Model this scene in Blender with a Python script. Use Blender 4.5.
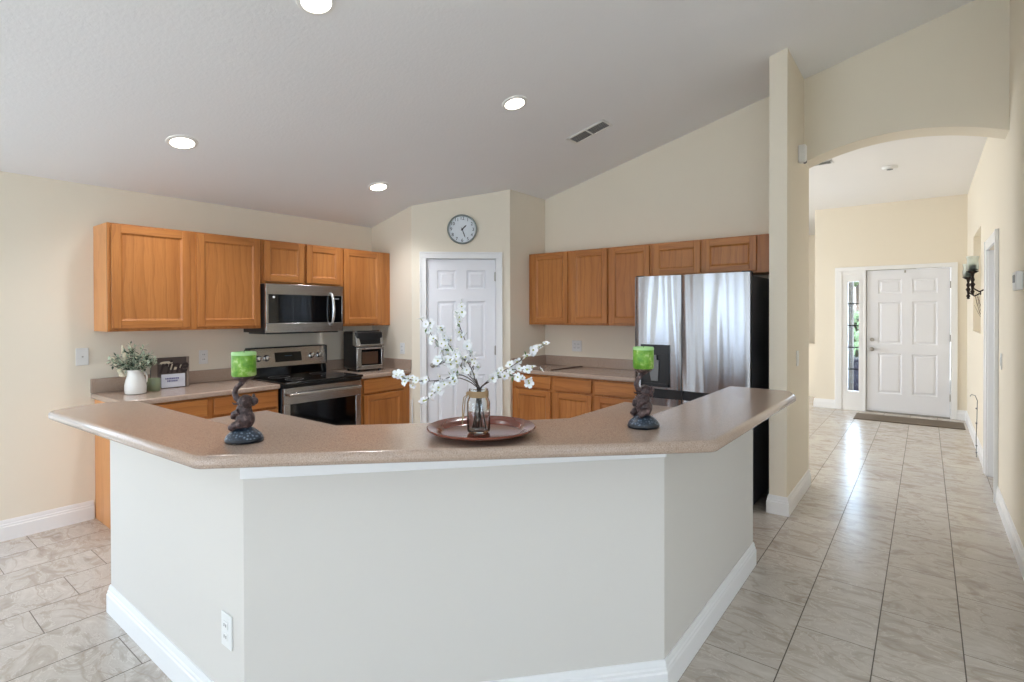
import bpy, bmesh, math, random
from mathutils import Vector, Matrix
for o in list(bpy.data.objects): bpy.data.objects.remove(o)
S = bpy.context.scene
COL = S.collection
PI = math.pi
random.seed(7)

# ---------------------------------------------------------------- camera
cam_d = bpy.data.cameras.new('camera'); cam = bpy.data.objects.new('camera', cam_d); COL.objects.link(cam)
S.camera = cam
H = 1.48; YAW = .6608; PITCH = .0072; ROLL = .0026; FPX = 532.52; HZ = 317.56
cam_d.sensor_fit = 'HORIZONTAL'; cam_d.sensor_width = 36; cam_d.lens = FPX/1024*36
cam_d.shift_y = -(341-HZ)/1024
cam_d.clip_start = .05; cam_d.clip_end = 200
cam.matrix_world = (Matrix.Translation((0, 0, H)) @ Matrix.Rotation(YAW, 4, 'Z')
                    @ Matrix.Rotation(PI/2-PITCH, 4, 'X') @ Matrix.Rotation(-ROLL, 4, 'Z'))

# ---------------------------------------------------------------- colour helpers
def lin(c):
    r = []
    for v in c:
        v /= 255.
        r.append(v/12.92 if v <= .04045 else ((v+.055)/1.055)**2.4)
    return (*r, 1)

# ---------------------------------------------------------------- world and light
W = bpy.data.worlds.new('world'); S.world = W; W.use_nodes = True
nt = W.node_tree; bg = nt.nodes['Background']
tc = nt.nodes.new('ShaderNodeTexCoord'); sep = nt.nodes.new('ShaderNodeSeparateXYZ')
rp = nt.nodes.new('ShaderNodeValToRGB'); mr = nt.nodes.new('ShaderNodeMapRange')
nt.links.new(tc.outputs['Generated'], sep.inputs[0]); nt.links.new(sep.outputs[2], mr.inputs['Value'])
mr.inputs['From Min'].default_value = -.3; mr.inputs['From Max'].default_value = .8
nt.links.new(mr.outputs[0], rp.inputs[0])
e = rp.color_ramp.elements
e[0].position = .2; e[0].color = (.42, .44, .38, 1); e[1].position = 1; e[1].color = (.50, .70, 1, 1)
m_ = rp.color_ramp.elements.new(.32); m_.color = (.92, .96, 1, 1)
nt.links.new(rp.outputs[0], bg.inputs[0]); bg.inputs[1].default_value = 2.2

def area(name, loc, rot, sx, sy, power, color):
    l = bpy.data.lights.new(name, 'AREA'); l.shape = 'RECTANGLE'; l.size = sx; l.size_y = sy
    l.energy = power; l.color = color
    o = bpy.data.objects.new(name, l); COL.objects.link(o); o.location = loc; o.rotation_euler = rot
    return o
DAY = (.56, .76, 1.0)
# daylight coming in at the big glass doors behind the camera, and at the windows of the far rooms
area('daylight_glass_doors', (-3.0, -5.0, 1.3), (PI/2, 0, 0), 3.2, 2.3, 84, DAY)
area('daylight_patio_door', (-5.02, -.6, 1.1), (0, -PI/2, 0), 2.0, 2.0, 11, DAY)
area('daylight_tall_window', (1.7, -5.0, 1.4), (PI/2, 0, 0), 3.6, 2.2, 30, DAY)
area('fill_side_window', (6.85, -1.4, 1.4), (0, PI/2, 0), 2.2, 3.6, 100, DAY)  # added fill at an unseen side window, brightens the right-facing sides
area('daylight_front_room', (-5.3, 7.6, 1.5), (0, -PI/2, 0), 1.9, 2.2, 118, (.86, .92, 1))
area('daylight_sidelight', (-.87, 9.9, 1.2), (-PI/2, 0, 0), .2, 1.8, 12, DAY)
sun_d = bpy.data.lights.new('sun', 'SUN'); sun_d.energy = 36; sun_d.angle = .02; sun_d.color = (.76, .88, 1)
sun = bpy.data.objects.new('sun', sun_d); COL.objects.link(sun); sun.rotation_euler = (math.radians(38), 0, math.radians(8))

S.view_settings.view_transform = 'Standard'; S.view_settings.look = 'None'
S.view_settings.gamma = 1; S.view_settings.use_curve_mapping = False
S.view_settings.exposure = 0.30
try:
    S.cycles.max_bounces = 10; S.cycles.diffuse_bounces = 6; S.cycles.glossy_bounces = 4
    S.cycles.transmission_bounces = 8; S.cycles.sample_clamp_indirect = 6
    S.cycles.caustics_reflective = False; S.cycles.caustics_refractive = False
except Exception: pass

# ---------------------------------------------------------------- materials
class NT:
    def __init__(s, name):
        s.m = bpy.data.materials.new(name); s.m.use_nodes = True; s.t = s.m.node_tree
        s.b = s.t.nodes['Principled BSDF']
    def n(s, ty, **kw):
        x = s.t.nodes.new('ShaderNode'+ty)
        for k, v in kw.items(): setattr(x, k, v)
        return x
    def l(s, a, b): s.t.links.new(a, b)
    def math(s, op, a, b=None, c=None):
        x = s.n('Math', operation=op)
        for i, v in enumerate((a, b, c)):
            if v is None: continue
            if isinstance(v, (int, float)): x.inputs[i].default_value = v
            else: s.l(v, x.inputs[i])
        return x.outputs[0]
    def mix(s, f, a, b, mode='MIX'):
        x = s.n('Mix', data_type='RGBA', blend_type=mode)
        for i, v in ((0, f), (6, a), (7, b)):
            if isinstance(v, (int, float)): x.inputs[i].default_value = v
            elif isinstance(v, tuple): x.inputs[i].default_value = v
            else: s.l(v, x.inputs[i])
        return x.outputs[2]
    def noise(s, vec, scale, detail=4, rough=.5, dist=0):
        x = s.n('TexNoise'); x.inputs['Scale'].default_value = scale; x.inputs['Detail'].default_value = detail
        x.inputs['Roughness'].default_value = rough; x.inputs['Distortion'].default_value = dist
        if vec is not None: s.l(vec, x.inputs['Vector'])
        return x.outputs['Fac']
    def ramp(s, f, stops):
        x = s.n('ValToRGB'); s.l(f, x.inputs[0]); el = x.color_ramp.elements
        while len(el) < len(stops): el.new(.5)
        for i, (p, c) in enumerate(stops):
            el[i].position = p; el[i].color = c if len(c) == 4 else (*c, 1)
        return x.outputs[0]
    def coord(s, which='Object', scale=(1, 1, 1), rnd=False):
        c = s.n('TexCoord'); v = c.outputs[which]
        mp = s.n('Mapping'); mp.inputs['Scale'].default_value = scale
        if rnd:
            oi = s.n('ObjectInfo'); vm = s.n('VectorMath', operation='SCALE'); cb = s.n('CombineXYZ')
            r = s.math('MULTIPLY', oi.outputs['Random'], 37.)
            for i in range(3): s.l(r, cb.inputs[i])
            ad = s.n('VectorMath', operation='ADD'); s.l(v, ad.inputs[0]); s.l(cb.outputs[0], ad.inputs[1]); v = ad.outputs[0]
        s.l(v, mp.inputs[0]); return mp.outputs[0]
    def bump(s, h, strength, dist=.01):
        b = s.n('Bump'); b.inputs['Strength'].default_value = strength; b.inputs['Distance'].default_value = dist
        s.l(h, b.inputs['Height']); s.l(b.outputs[0], s.b.inputs['Normal'])
    def set(s, **kw):
        for k, v in kw.items():
            k = {'color': 'Base Color', 'rough': 'Roughness', 'metal': 'Metallic', 'spec': 'Specular IOR Level', 'coat': 'Coat Weight',
                 'trans': 'Transmission Weight', 'ior': 'IOR', 'sss': 'Subsurface Weight', 'coatr': 'Coat Roughness', 'aniso': 'Anisotropic'}.get(k, k)
            if hasattr(v, 'links') or isinstance(v, bpy.types.NodeSocket): s.l(v, s.b.inputs[k])
            else: s.b.inputs[k].default_value = v
        return s.m

def plain(name, rgb, rough=.5, metal=0, **kw):
    n = NT(name); v = n.noise(n.coord('Object', rnd=True), 9, 3)
    c = n.mix(v, lin(tuple(x*.96 for x in rgb)), lin(tuple(min(255, x*1.03) for x in rgb)))
    return n.set(color=c, rough=rough, metal=metal, **kw)

def paint(name, rgb, bump=.05, sc=260, rough=.75):
    n = NT(name); co = n.coord('Object')
    v = n.noise(co, 1.3, 3); c = n.mix(v, lin(tuple(x*.985 for x in rgb)), lin(rgb))
    n.bump(n.noise(co, sc, 3, .6), bump, .003)
    return n.set(color=c, rough=rough, spec=.3)

def oak(name, horiz=False, base=((186, 122, 64), (170, 106, 52), (140, 82, 38))):
    n = NT(name)
    def S_(a, l): return (l, a, a) if horiz else (a, a, l)
    big = n.noise(n.coord('Object', S_(5, .55), rnd=True), 1.3, 3, .5, .6)
    # cathedral figure: rings of a warped distance
    wv = n.n('TexWave', wave_type='BANDS', bands_direction='Z' if horiz else 'X', wave_profile='SAW'); wv.inputs['Scale'].default_value = 3.2; wv.inputs['Distortion'].default_value = 9
    wv.inputs['Detail'].default_value = 3; wv.inputs['Detail Scale'].default_value = 1.2; n.l(n.coord('Object', S_(1.5, .35), rnd=True), wv.inputs['Vector'])
    fine = n.noise(n.coord('Object', S_(110, 4), rnd=True), 1.5, 4, .65)
    c = n.ramp(big, [(.34, lin(base[1])), (.60, lin(base[0]))])
    c = n.mix(n.math('MULTIPLY', n.ramp(wv.outputs['Fac'], [(.60, (0, 0, 0)), (.98, (1, 1, 1))]), .38), c, lin(base[2]))
    c = n.mix(n.math('MULTIPLY', n.ramp(fine, [(.50, (0, 0, 0)), (.66, (1, 1, 1))]), .35), c, lin(base[2]))
    n.bump(fine, .06, .002)
    return n.set(color=c, rough=.40, spec=.4, coat=.12, coatr=.25)

M = {}
M['wall'] = paint('cream wall paint', (234, 225, 208))
M['island'] = paint('bar half wall paint', (216, 212, 206))
M['ceil'] = paint('textured ceiling paint', (238, 239, 241), bump=.55, sc=48, rough=.9)
M['hallceil'] = paint('hall ceiling paint', (238, 236, 234), bump=.3, sc=60, rough=.9)
M['trim'] = paint('white trim paint', (238, 238, 238), bump=.0, rough=.35)
M['door'] = paint('white door paint', (232, 233, 238), bump=.02, rough=.4)
M['oak'] = oak('oak vertical grain'); M['oakh'] = oak('oak horizontal grain', True)
M['oakend'] = oak('oak veneer end panel', base=((222, 156, 98), (212, 146, 88), (200, 134, 78)))
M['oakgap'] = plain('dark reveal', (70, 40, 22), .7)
M['white_plastic'] = plain('white plastic', (232, 232, 230), .35)
M['black_plastic'] = plain('black plastic', (22, 22, 24), .35)
M['black_glass'] = plain('black glass', (8, 8, 10), .06, spec=.6)
M['dark_side'] = plain('dark grey steel side', (70, 70, 75), .4, .1)
M['dark_iron'] = plain('dark iron', (38, 28, 24), .5, .6)
M['chrome'] = plain('chrome', (210, 210, 212), .16, 1)
M['nickel'] = plain('satin nickel', (170, 166, 160), .3, 1)
M['grey'] = plain('grey plastic', (120, 122, 124), .5)

def steel(name, rgb=(176, 176, 178), vertical=True, rough=.24, wave=.0):
    n = NT(name)
    sc = (150, 150, 1.2) if vertical else (1.2, 1.2, 150)
    if vertical == 'y': sc = (500, 1.5, 500)
    f = n.noise(n.coord('Object', sc), 2, 3)
    r = n.math('MULTIPLY_ADD', f, .08, rough-.04)
    if wave:
        w = n.noise(n.coord('Object', (6.5, 6.5, .45)), 1, 1, .4, .4)
        n.bump(w, wave, .09)
    return n.set(color=n.mix(f, lin(tuple(x*.95 for x in rgb)), lin(rgb)), rough=r, metal=1)
M['fridge_steel'] = steel('fridge stainless steel', (168, 168, 171), True, .25, .5)
M['steel'] = steel('stainless steel', (186, 182, 178), 'y', .26)

def counter_mat():
    n = NT('speckled tan solid surface'); co = n.coord('Object')
    a = n.noise(co, 260, 3, .7); b = n.noise(co, 3, 4)
    c = n.ramp(a, [(.32, lin((132, 110, 96))), (.47, lin((176, 154, 138))), (.62, lin((184, 164, 148))), (.72, lin((206, 190, 176)))])
    c = n.mix(n.math('MULTIPLY', b, .35), c, lin((166, 144, 128)))
    return n.set(color=c, rough=.22, spec=.5, coat=.25, coatr=.12)
M['counter'] = counter_mat()

def tile_mat():
    n = NT('marbled porcelain floor tile'); tc = n.n('TexCoord'); sp = n.n('SeparateXYZ'); n.l(tc.outputs['Object'], sp.inputs[0])
    x, y = sp.outputs[0], sp.outputs[1]
    TW, TL = .3058, .6
    u = n.math('DIVIDE', n.math('ADD', x, .7850), TW)
    col = n.math('FLOOR', u); fu = n.math('FRACT', u)
    v = n.math('DIVIDE', n.math('ADD', n.math('SUBTRACT', y, 2.41), n.math('MULTIPLY', col, .2)), TL)
    row = n.math('FLOOR', v); fv = n.math('FRACT', v)
    du = n.math('MULTIPLY', n.math('MINIMUM', fu, n.math('SUBTRACT', 1., fu)), TW)
    dv = n.math('MULTIPLY', n.math('MINIMUM', fv, n.math('SUBTRACT', 1., fv)), TL)
    gu = n.math('LESS_THAN', du, .0023); gv = n.math('LESS_THAN', dv, .0021)
    wn = n.n('TexWhiteNoise', noise_dimensions='2D'); cb = n.n('CombineXYZ'); n.l(col, cb.inputs[0]); n.l(row, cb.inputs[1]); n.l(cb.outputs[0], wn.inputs['Vector'])
    # marbling, shifted tile by tile
    off = n.n('VectorMath', operation='SCALE'); n.l(wn.outputs['Color'], off.inputs[0]); off.inputs['Scale'].default_value = 30
    mp = n.n('Mapping'); mp.inputs['Rotation'].default_value = (0, 0, .55); mp.inputs['Scale'].default_value = (3.2, 6.5, 1); n.l(tc.outputs['Object'], mp.inputs[0])
    ad = n.n('VectorMath', operation='ADD'); n.l(mp.outputs[0], ad.inputs[0]); n.l(off.outputs[0], ad.inputs[1])
    a = n.noise(ad.outputs[0], 1.3, 7, .62, 1.4); b = n.noise(ad.outputs[0], .7, 3, .5, .6); d = n.noise(ad.outputs[0], 9, 5, .7)
    c = n.ramp(a, [(.30, lin((158, 146, 133))), (.42, lin((188, 177, 165))), (.54, lin((204, 196, 186))), (.68, lin((222, 216, 208)))])
    c = n.mix(n.math('MULTIPLY', b, .4), c, lin((192, 187, 181)))
    c = n.mix(n.ramp(a, [(.478, (0, 0, 0)), (.492, (.7, .7, .7)), (.506, (0, 0, 0))]), c, lin((232, 227, 220)))
    c = n.mix(n.ramp(b, [(.47, (0, 0, 0)), (.49, (.45, .45, .45)), (.51, (0, 0, 0))]), c, lin((160, 142, 124)))
    c = n.mix(n.math('MULTIPLY', d, .28), c, lin((170, 158, 146)))
    c = n.mix(n.math('MULTIPLY', wn.outputs['Value'], .22), c, lin((178, 169, 158)))
    c = n.mix(gv, c, lin((112, 102, 92))); c = n.mix(gu, c, lin((84, 74, 66)))
    g = n.math('MAXIMUM', gu, gv)
    n.bump(n.math('SUBTRACT', 1., g), .4, .002)
    return n.set(color=c, rough=n.math('MULTIPLY_ADD', g, .5, .24), spec=.5)
M['tile'] = tile_mat()

def glassmat(name, rgb=(255, 255, 255), rough=0., ior=1.45):
    n = NT(name); return n.set(color=lin(rgb), rough=rough, trans=1., ior=ior)
M['glass'] = glassmat('clear glass', (250, 253, 252)); M['frost'] = glassmat('frosted glass', (240, 246, 242), .3)
def pane_mat():
    n = NT('window pane'); o = n.t.nodes['Material Output']
    g = n.n('BsdfGlossy'); g.inputs['Roughness'].default_value = .02; t = n.n('BsdfTransparent'); mx = n.n('MixShader'); mx.inputs[0].default_value = .07
    n.l(t.outputs[0], mx.inputs[1]); n.l(g.outputs[0], mx.inputs[2]); n.l(mx.outputs[0], o.inputs[0]); return n.m
M['pane'] = pane_mat()
def emis(name, rgb, st):
    n = NT(name); n.b.inputs['Emission Color'].default_value = lin(rgb); n.b.inputs['Emission Strength'].default_value = st
    return n.set(color=lin(rgb))
M['lamp'] = emis('lit downlight lens', (255, 246, 230), 9)
M['display'] = emis('oven display', (60, 80, 90), .25)
def waxmat():
    n = NT('mottled green wax'); a = n.noise(n.coord('Object'), 38, 3, .6)
    c = n.ramp(a, [(.38, lin((84, 140, 30))), (.55, lin((118, 166, 50))), (.68, lin((178, 200, 130)))])
    return n.set(color=c, rough=.4, sss=.2)
M['wax'] = waxmat(); M['waxrim'] = plain('pale green wax rim', (165, 208, 140), .4)
def resin():
    n = NT('bronzed brown resin'); a = n.noise(n.coord('Object'), 60, 5, .7)
    c = n.ramp(a, [(.35, lin((36, 26, 26))), (.55, lin((74, 56, 55))), (.7, lin((124, 102, 98)))]); n.bump(a, .5, .004)
    return n.set(color=c, rough=.45, spec=.4)
M['resin'] = resin()
def basemat():
    n = NT('blue black beaded resin'); v = n.n('TexVoronoi'); v.inputs['Scale'].default_value = 105; n.l(n.coord('Object'), v.inputs['Vector'])
    c = n.ramp(v.outputs['Distance'], [(.0, lin((134, 150, 166))), (.45, lin((44, 56, 72))), (1., lin((12, 16, 24)))]); n.bump(v.outputs['Distance'], -.8, .003)  # pale bead centres are highlights painted into the colour
    return n.set(color=c, rough=.3)
M['beads'] = basemat(); M['navy'] = plain('dark navy resin', (20, 26, 36), .3)
M['traywood'] = plain('reddish brown lacquered wood', (112, 58, 44), .16, 0, coat=.4, coatr=.1)
M['twine'] = plain('jute twine', (176, 148, 112), .9)
M['twig'] = plain('brown twig', (74, 62, 54), .7)
def petal():
    n = NT('white blossom petal'); return n.set(color=lin((245, 244, 246)), rough=.6, sss=.1)
M['petal'] = petal(); M['stamen'] = plain('yellow green stamen', (176, 176, 92), .6); M['leaf'] = plain('green leaf', (92, 122, 62), .6)
M['sage'] = plain('sage grey green leaf', (172, 182, 158), .7); M['darkleaf'] = plain('dark green leaf', (62, 78, 58), .7)
M['plume'] = plain('cream plume', (224, 212, 186), .9)
M['ceramic'] = plain('white ceramic', (228, 226, 222), .2, 0, coat=.3); M['sageglass'] = plain('sage green glazed glass', (126, 136, 106), .12, 0, coat=.5)
M['signwood'] = plain('dark stained sign wood', (78, 66, 62), .6); M['signgrey'] = plain('weathered grey wood', (128, 112, 100), .7)
M['plaque'] = plain('pale plaque', (206, 208, 218), .6); M['cream'] = plain('cream paint', (214, 204, 182), .7); M['ink'] = plain('purple ink', (92, 88, 140), .7)
M['letter'] = plain('dark brown letters', (50, 38, 36), .6)
M['mat'] = plain('brown door mat', (112, 100, 86), .95)
M['vent'] = plain('vent grey metal', (150, 152, 148), .5); M['slot'] = plain('dark slot', (38, 38, 38), .8)
M['face'] = plain('clock face', (222, 228, 234), .5); M['rimgrey'] = plain('grey green clock rim', (140, 148, 146), .35, .3); M['black'] = plain('black ink', (24, 24, 28), .6)
M['amber'] = plain('warm oven interior', (74, 52, 38), .3)
M['hedge'] = plain('hedge leaves', (70, 92, 62), .9); M['concrete'] = plain('driveway concrete', (186, 182, 172), .9); M['darkblue'] = plain('dark blue plastic', (34, 48, 92), .4)
M['candlewax'] = plain('pale sage candle', (158, 172, 156), .5)

# ---------------------------------------------------------------- mesh builder
class MB:
    def __init__(s): s.bm = bmesh.new(); s.mi = 0; s.mats = []
    def mat(s, m):
        if m not in s.mats: s.mats.append(m)
        s.mi = s.mats.index(m); return s
    def _f(s, vs):
        try: f = s.bm.faces.new(vs); f.material_index = s.mi; return f
        except ValueError: return None
    def hexa(s, p):   # 8 points: bottom ring then top ring
        v = [s.bm.verts.new(q) for q in p]
        for a in ((3, 2, 1, 0), (4, 5, 6, 7), (0, 1, 5, 4), (1, 2, 6, 5), (2, 3, 7, 6), (3, 0, 4, 7)): s._f([v[i] for i in a])
        return s
    def box(s, x0, x1, y0, y1, z0, z1):
        return s.hexa([(x0, y0, z0), (x1, y0, z0), (x1, y1, z0), (x0, y1, z0), (x0, y0, z1), (x1, y0, z1), (x1, y1, z1), (x0, y1, z1)])
    def prism(s, poly, z0, z1):
        a = [s.bm.verts.new((x, y, z0)) for x, y in poly]; b = [s.bm.verts.new((x, y, z1)) for x, y in poly]
        s._f(list(reversed(a))); s._f(b); n = len(poly)
        for i in range(n): s._f([a[i], a[(i+1) % n], b[(i+1) % n], b[i]])
        return s
    def loft(s, rings, cap=True, closed=True):
        R = [[s.bm.verts.new(p) for p in r] for r in rings]; n = len(R[0])
        for a, b in zip(R, R[1:]):
            for i in range(n if closed else n-1): s._f([a[i], a[(i+1) % n], b[(i+1) % n], b[i]])
        if cap: s._f(list(reversed(R[0]))); s._f(R[-1])
        return s
    def lathe(s, prof, c=(0, 0, 0), n=32, cap=True, sx=1, sy=1, M4=None):
        rings = []
        for r, z in prof:
            ring = [Vector((c[0]+max(r, 1e-5)*math.cos(2*PI*i/n)*sx, c[1]+max(r, 1e-5)*math.sin(2*PI*i/n)*sy, c[2]+z)) for i in range(n)]
            if M4 is not None: ring = [M4 @ p for p in ring]
            rings.append(ring)
        return s.loft(rings, cap)
    def tube(s, pts, r, n=8, cap=True):
        pts = [Vector(p) for p in pts]; rr = r if isinstance(r, (list, tuple)) else [r]*len(pts)
        rings = []; up = None
        for i, p in enumerate(pts):
            d = (pts[min(i+1, len(pts)-1)]-pts[max(i-1, 0)]).normalized()
            if up is None: up = Vector((0, 0, 1)) if abs(d.z) < .9 else Vector((1, 0, 0))
            a = d.cross(up).normalized(); b = a.cross(d).normalized(); up = b
            rings.append([p+rr[i]*(math.cos(2*PI*k/n)*a+math.sin(2*PI*k/n)*b) for k in range(n)])
        return s.loft(rings, cap)
    def ball(s, c, r, sx=1, sy=1, sz=1, seg=12, rot=None):
        m = Matrix.Translation(c) @ (rot.to_4x4() if rot is not None else Matrix()) @ Matrix.Diagonal((r*sx, r*sy, r*sz, 1))
        g = bmesh.ops.create_uvsphere(s.bm, u_segments=seg, v_segments=max(6, seg*2//3), radius=1, matrix=m)
        for v in g['verts']:
            for f in v.link_faces: f.material_index = s.mi
        return s
    def cylx(s, c, r, h, axis='z', n=24):
        rot = {'z': Matrix(), 'x': Matrix.Rotation(PI/2, 4, 'Y'), 'y': Matrix.Rotation(-PI/2, 4, 'X')}[axis]
        return s.lathe([(r, 0), (r, h)], n=n, M4=Matrix.Translation(c) @ rot)
    def build(s, name, m=None, parent=None, bevel=0, smooth=None, seg=2):
        bmesh.ops.recalc_face_normals(s.bm, faces=s.bm.faces)
        me = bpy.data.meshes.new(name); s.bm.to_mesh(me); s.bm.free()
        if s.mats:
            for k in s.mats: me.materials.append(M[k])
        elif m: me.materials.append(M[m])
        o = bpy.data.objects.new(name, me); COL.objects.link(o)
        if smooth:
            for p in me.polygons: p.use_smooth = True
            me.set_sharp_from_angle(angle=math.radians(smooth))
        if bevel:
            b = o.modifiers.new('bevel', 'BEVEL'); b.width = bevel; b.segments = seg; b.limit_method = 'ANGLE'; b.angle_limit = math.radians(40)
            b.harden_normals = False
            for p in me.polygons: p.use_smooth = True
            me.set_sharp_from_angle(angle=math.radians(smooth or 35))
        if parent: o.parent = parent
        return o

def tag(o, label=None, cat=None, group=None, kind=None):
    if label: o['label'] = label
    if cat: o['category'] = cat
    if group: o['group'] = group
    if kind: o['kind'] = kind
    return o
def thing(name, label, cat, loc=(0, 0, 0), rz=0, group=None):
    o = bpy.data.objects.new(name, None); COL.objects.link(o); o.location = loc; o.rotation_euler = (0, 0, rz); o.empty_display_size = .1
    return tag(o, label, cat, group)
def struct(o, label=None, cat=None): return tag(o, label, cat, None, 'structure')

# ---------------------------------------------------------------- main measures
XL, XR = -4.774, .445                # left and right walls
YF, YFB = 4.97, 5.19                 # kitchen back wall
YC = 4.287; XC = -.797; XC0 = -.918   # end of the wall beside the fridge
YA, YAB = 4.95, 5.19                 # arch wall
YREAR = -4.7
HALLZ = 3.1
XP, YP = -3.39, 3.65                 # pantry planes
PA, PB = (-4.13, 3.65), (-3.39, 4.33)
def cz(x): return 2.42+.2474*(min(x, 3.2-x)+4.774)

# ---------------------------------------------------------------- structure
b = MB().box(-5.2, 6.9, YREAR-.3, 13, -.1, 0); struct(b.build('floor', 'tile'), 'large marbled beige tile floor with dark joints', 'floor')
XG, XRI = 6.6, 1.6     # far wall of the living side, ridge
b = MB(); x0, x1, x2 = XL-.2, XRI, XG+.2; zr = cz(XRI); z2 = zr-.2474*(x2-x1)
b.hexa([(x0, YREAR-.2, cz(x0)), (x1, YREAR-.2, zr), (x1, YFB, zr), (x0, YFB, cz(x0)),
        (x0, YREAR-.2, cz(x0)+.12), (x1, YREAR-.2, zr+.12), (x1, YFB, zr+.12), (x0, YFB, cz(x0)+.12)])
b.hexa([(x1, YREAR-.2, zr), (x2, YREAR-.2, z2), (x2, YFB, z2), (x1, YFB, zr), (x1, YREAR-.2, zr+.12), (x2, YREAR-.2, z2+.12), (x2, YFB, z2+.12), (x1, YFB, zr+.12)])
struct(b.build('ceiling', 'ceil'), 'sloped white textured ceiling over the kitchen', 'ceiling')

def wall_y(mb, y0, y1, x0, x1, zb, zt, holes=()):
    """wall in the X direction; zb, zt functions of x; holes = (xa, xb, za, zb)"""
    xs = sorted({x0, x1, *[h[0] for h in holes], *[h[1] for h in holes]})
    for a, c in zip(xs, xs[1:]):
        hs = sorted([h for h in holes if h[0] <= a+1e-6 and h[1] >= c-1e-6], key=lambda h: h[2])
        lo = (zb(a), zb(c))
        for h in hs:
            if h[2] > lo[0]+1e-4: mb.hexa([(a, y0, lo[0]), (c, y0, lo[1]), (c, y1, lo[1]), (a, y1, lo[0]), (a, y0, h[2]), (c, y0, h[2]), (c, y1, h[2]), (a, y1, h[2])])
            lo = (h[3], h[3])
        mb.hexa([(a, y0, lo[0]), (c, y0, lo[1]), (c, y1, lo[1]), (a, y1, lo[0]), (a, y0, zt(a)), (c, y0, zt(c)), (c, y1, zt(c)), (a, y1, zt(a))])
    return mb
def wall_x(mb, x0, x1, y0, y1, zt, holes=()):
    ys = sorted({y0, y1, *[h[0] for h in holes], *[h[1] for h in holes]})
    for a, c in zip(ys, ys[1:]):
        hs = sorted([h for h in holes if h[0] <= a+1e-6 and h[1] >= c-1e-6], key=lambda h: h[2])
        lo = 0
        for h in hs:
            if h[2] > lo+1e-4: mb.box(x0, x1, a, c, lo, h[2])
            lo = h[3]
        mb.hexa([(x0, a, lo), (x1, a, lo), (x1, c, lo), (x0, c, lo), (x0, a, zt(x0)), (x1, a, zt(x1)), (x1, c, zt(x1)), (x0, c, zt(x0))])
    return mb
Z0 = lambda x: 0
GL = (-1.65, .5, 0, 2.1)
struct(wall_x(MB(), XL-.15, XL, YREAR, YFB, cz, holes=(GL,)).build('wall_left', 'wall'), 'cream left kitchen wall', 'wall')
struct(wall_y(MB(), YF, YFB, XL, XC0, Z0, cz).build('wall_back', 'wall'), 'cream wall behind the fridge', 'wall')
struct(wall_x(MB(), XC0, XC, YC, YFB, cz).build('wall_divider', 'wall'), 'tall cream wall end between fridge and hall', 'wall')
# pantry walls
ZT = lambda x: cz(x)
struct(wall_y(MB(), YP, YP+.1, XL, PA[0], Z0, cz).build('wall_pantry_side', 'wall'), 'short pantry side wall beside the air fryer', 'wall')
struct(wall_x(MB(), XP-.1, XP, PB[1], YF, cz).build('wall_pantry_return', 'wall'), 'pantry return wall beside the right cabinets', 'wall')
DV = Vector((PB[0]-PA[0], PB[1]-PA[1], 0)); DL = DV.length; DU = DV.normalized(); DN = Vector((DU.y, -DU.x, 0))  # DN faces the room
def dp(s, n, z): return Vector((PA[0], PA[1], 0))+DU*s+DN*n+Vector((0, 0, z))
def dbox(mb, s0, s1, n0, n1, z0, z1, z0b=None, z1b=None):
    z0b = z0 if z0b is None else z0b; z1b = z1 if z1b is None else z1b
    return mb.hexa([dp(s0, n1, z0), dp(s1, n1, z0b), dp(s1, n0, z0b), dp(s0, n0, z0), dp(s0, n1, z1), dp(s1, n1, z1b), dp(s1, n0, z1b), dp(s0, n0, z1)])
def ds(x): return (x-PA[0])/DU.x
DA, DB, DH = ds(-4.02), ds(-3.498), 2.045     # pantry door opening along the wall
czd = lambda s: cz(PA[0]+DU.x*s)
b = MB(); 
dbox(b, 0, DA-.02, -.1, 0, 0, czd(0), 0, czd(DA)); dbox(b, DB+.02, DL, -.1, 0, 0, czd(DB), 0, czd(DL)); dbox(b, DA-.02, DB+.02, -.1, 0, DH+.02, czd(DA), DH+.02, czd(DB))
struct(b.build('wall_pantry_front', 'wall'), 'angled pantry wall with the clock', 'wall')

# arch wall
ax0, ax1, spring, apex = XC, XR, 2.72, 2.842
sp_ = (ax1-ax0)/2; rise = apex-spring; Rr = (sp_**2+rise**2)/(2*rise); xm = (ax0+ax1)/2
def arch(x): return apex-Rr+math.sqrt(max(Rr**2-(x-xm)**2, 0))
b = MB(); N = 28
for i in range(N):
    a, c = ax0+(ax1-ax0)*i/N, ax0+(ax1-ax0)*(i+1)/N
    b.hexa([(a, YA, arch(a)), (c, YA, arch(c)), (c, YAB, arch(c)), (a, YAB, arch(a)), (a, YA, cz(a)), (c, YA, cz(c)), (c, YAB, cz(c)), (a, YAB, cz(a))])
bmesh.ops.remove_doubles(b.bm, verts=b.bm.verts, dist=1e-4)
struct(b.build('wall_arch', 'wall'), 'cream wall with the wide segmental arch into the hall', 'wall')

# right wall with doorway and niche
DO = (5.66, 6.44, 0, 2.04); NI = (7.3, 8.4, 1.26, 2.38)
YO = 3.0; b = wall_x(MB(), XR, XR+.14, YO, YAB, cz); wall_x(b, XR, XR+.14, YAB, 9.7, lambda x: HALLZ, holes=(DO, NI))
b.box(XR+.11, XR+.14, NI[0], NI[1], NI[2], NI[3]); b.box(XR+.14, XR+.2, DO[0]-.1, DO[1]+.1, 0, 2.2)
struct(b.build('wall_right', 'wall'), 'cream right wall running along the hall', 'wall')
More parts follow.
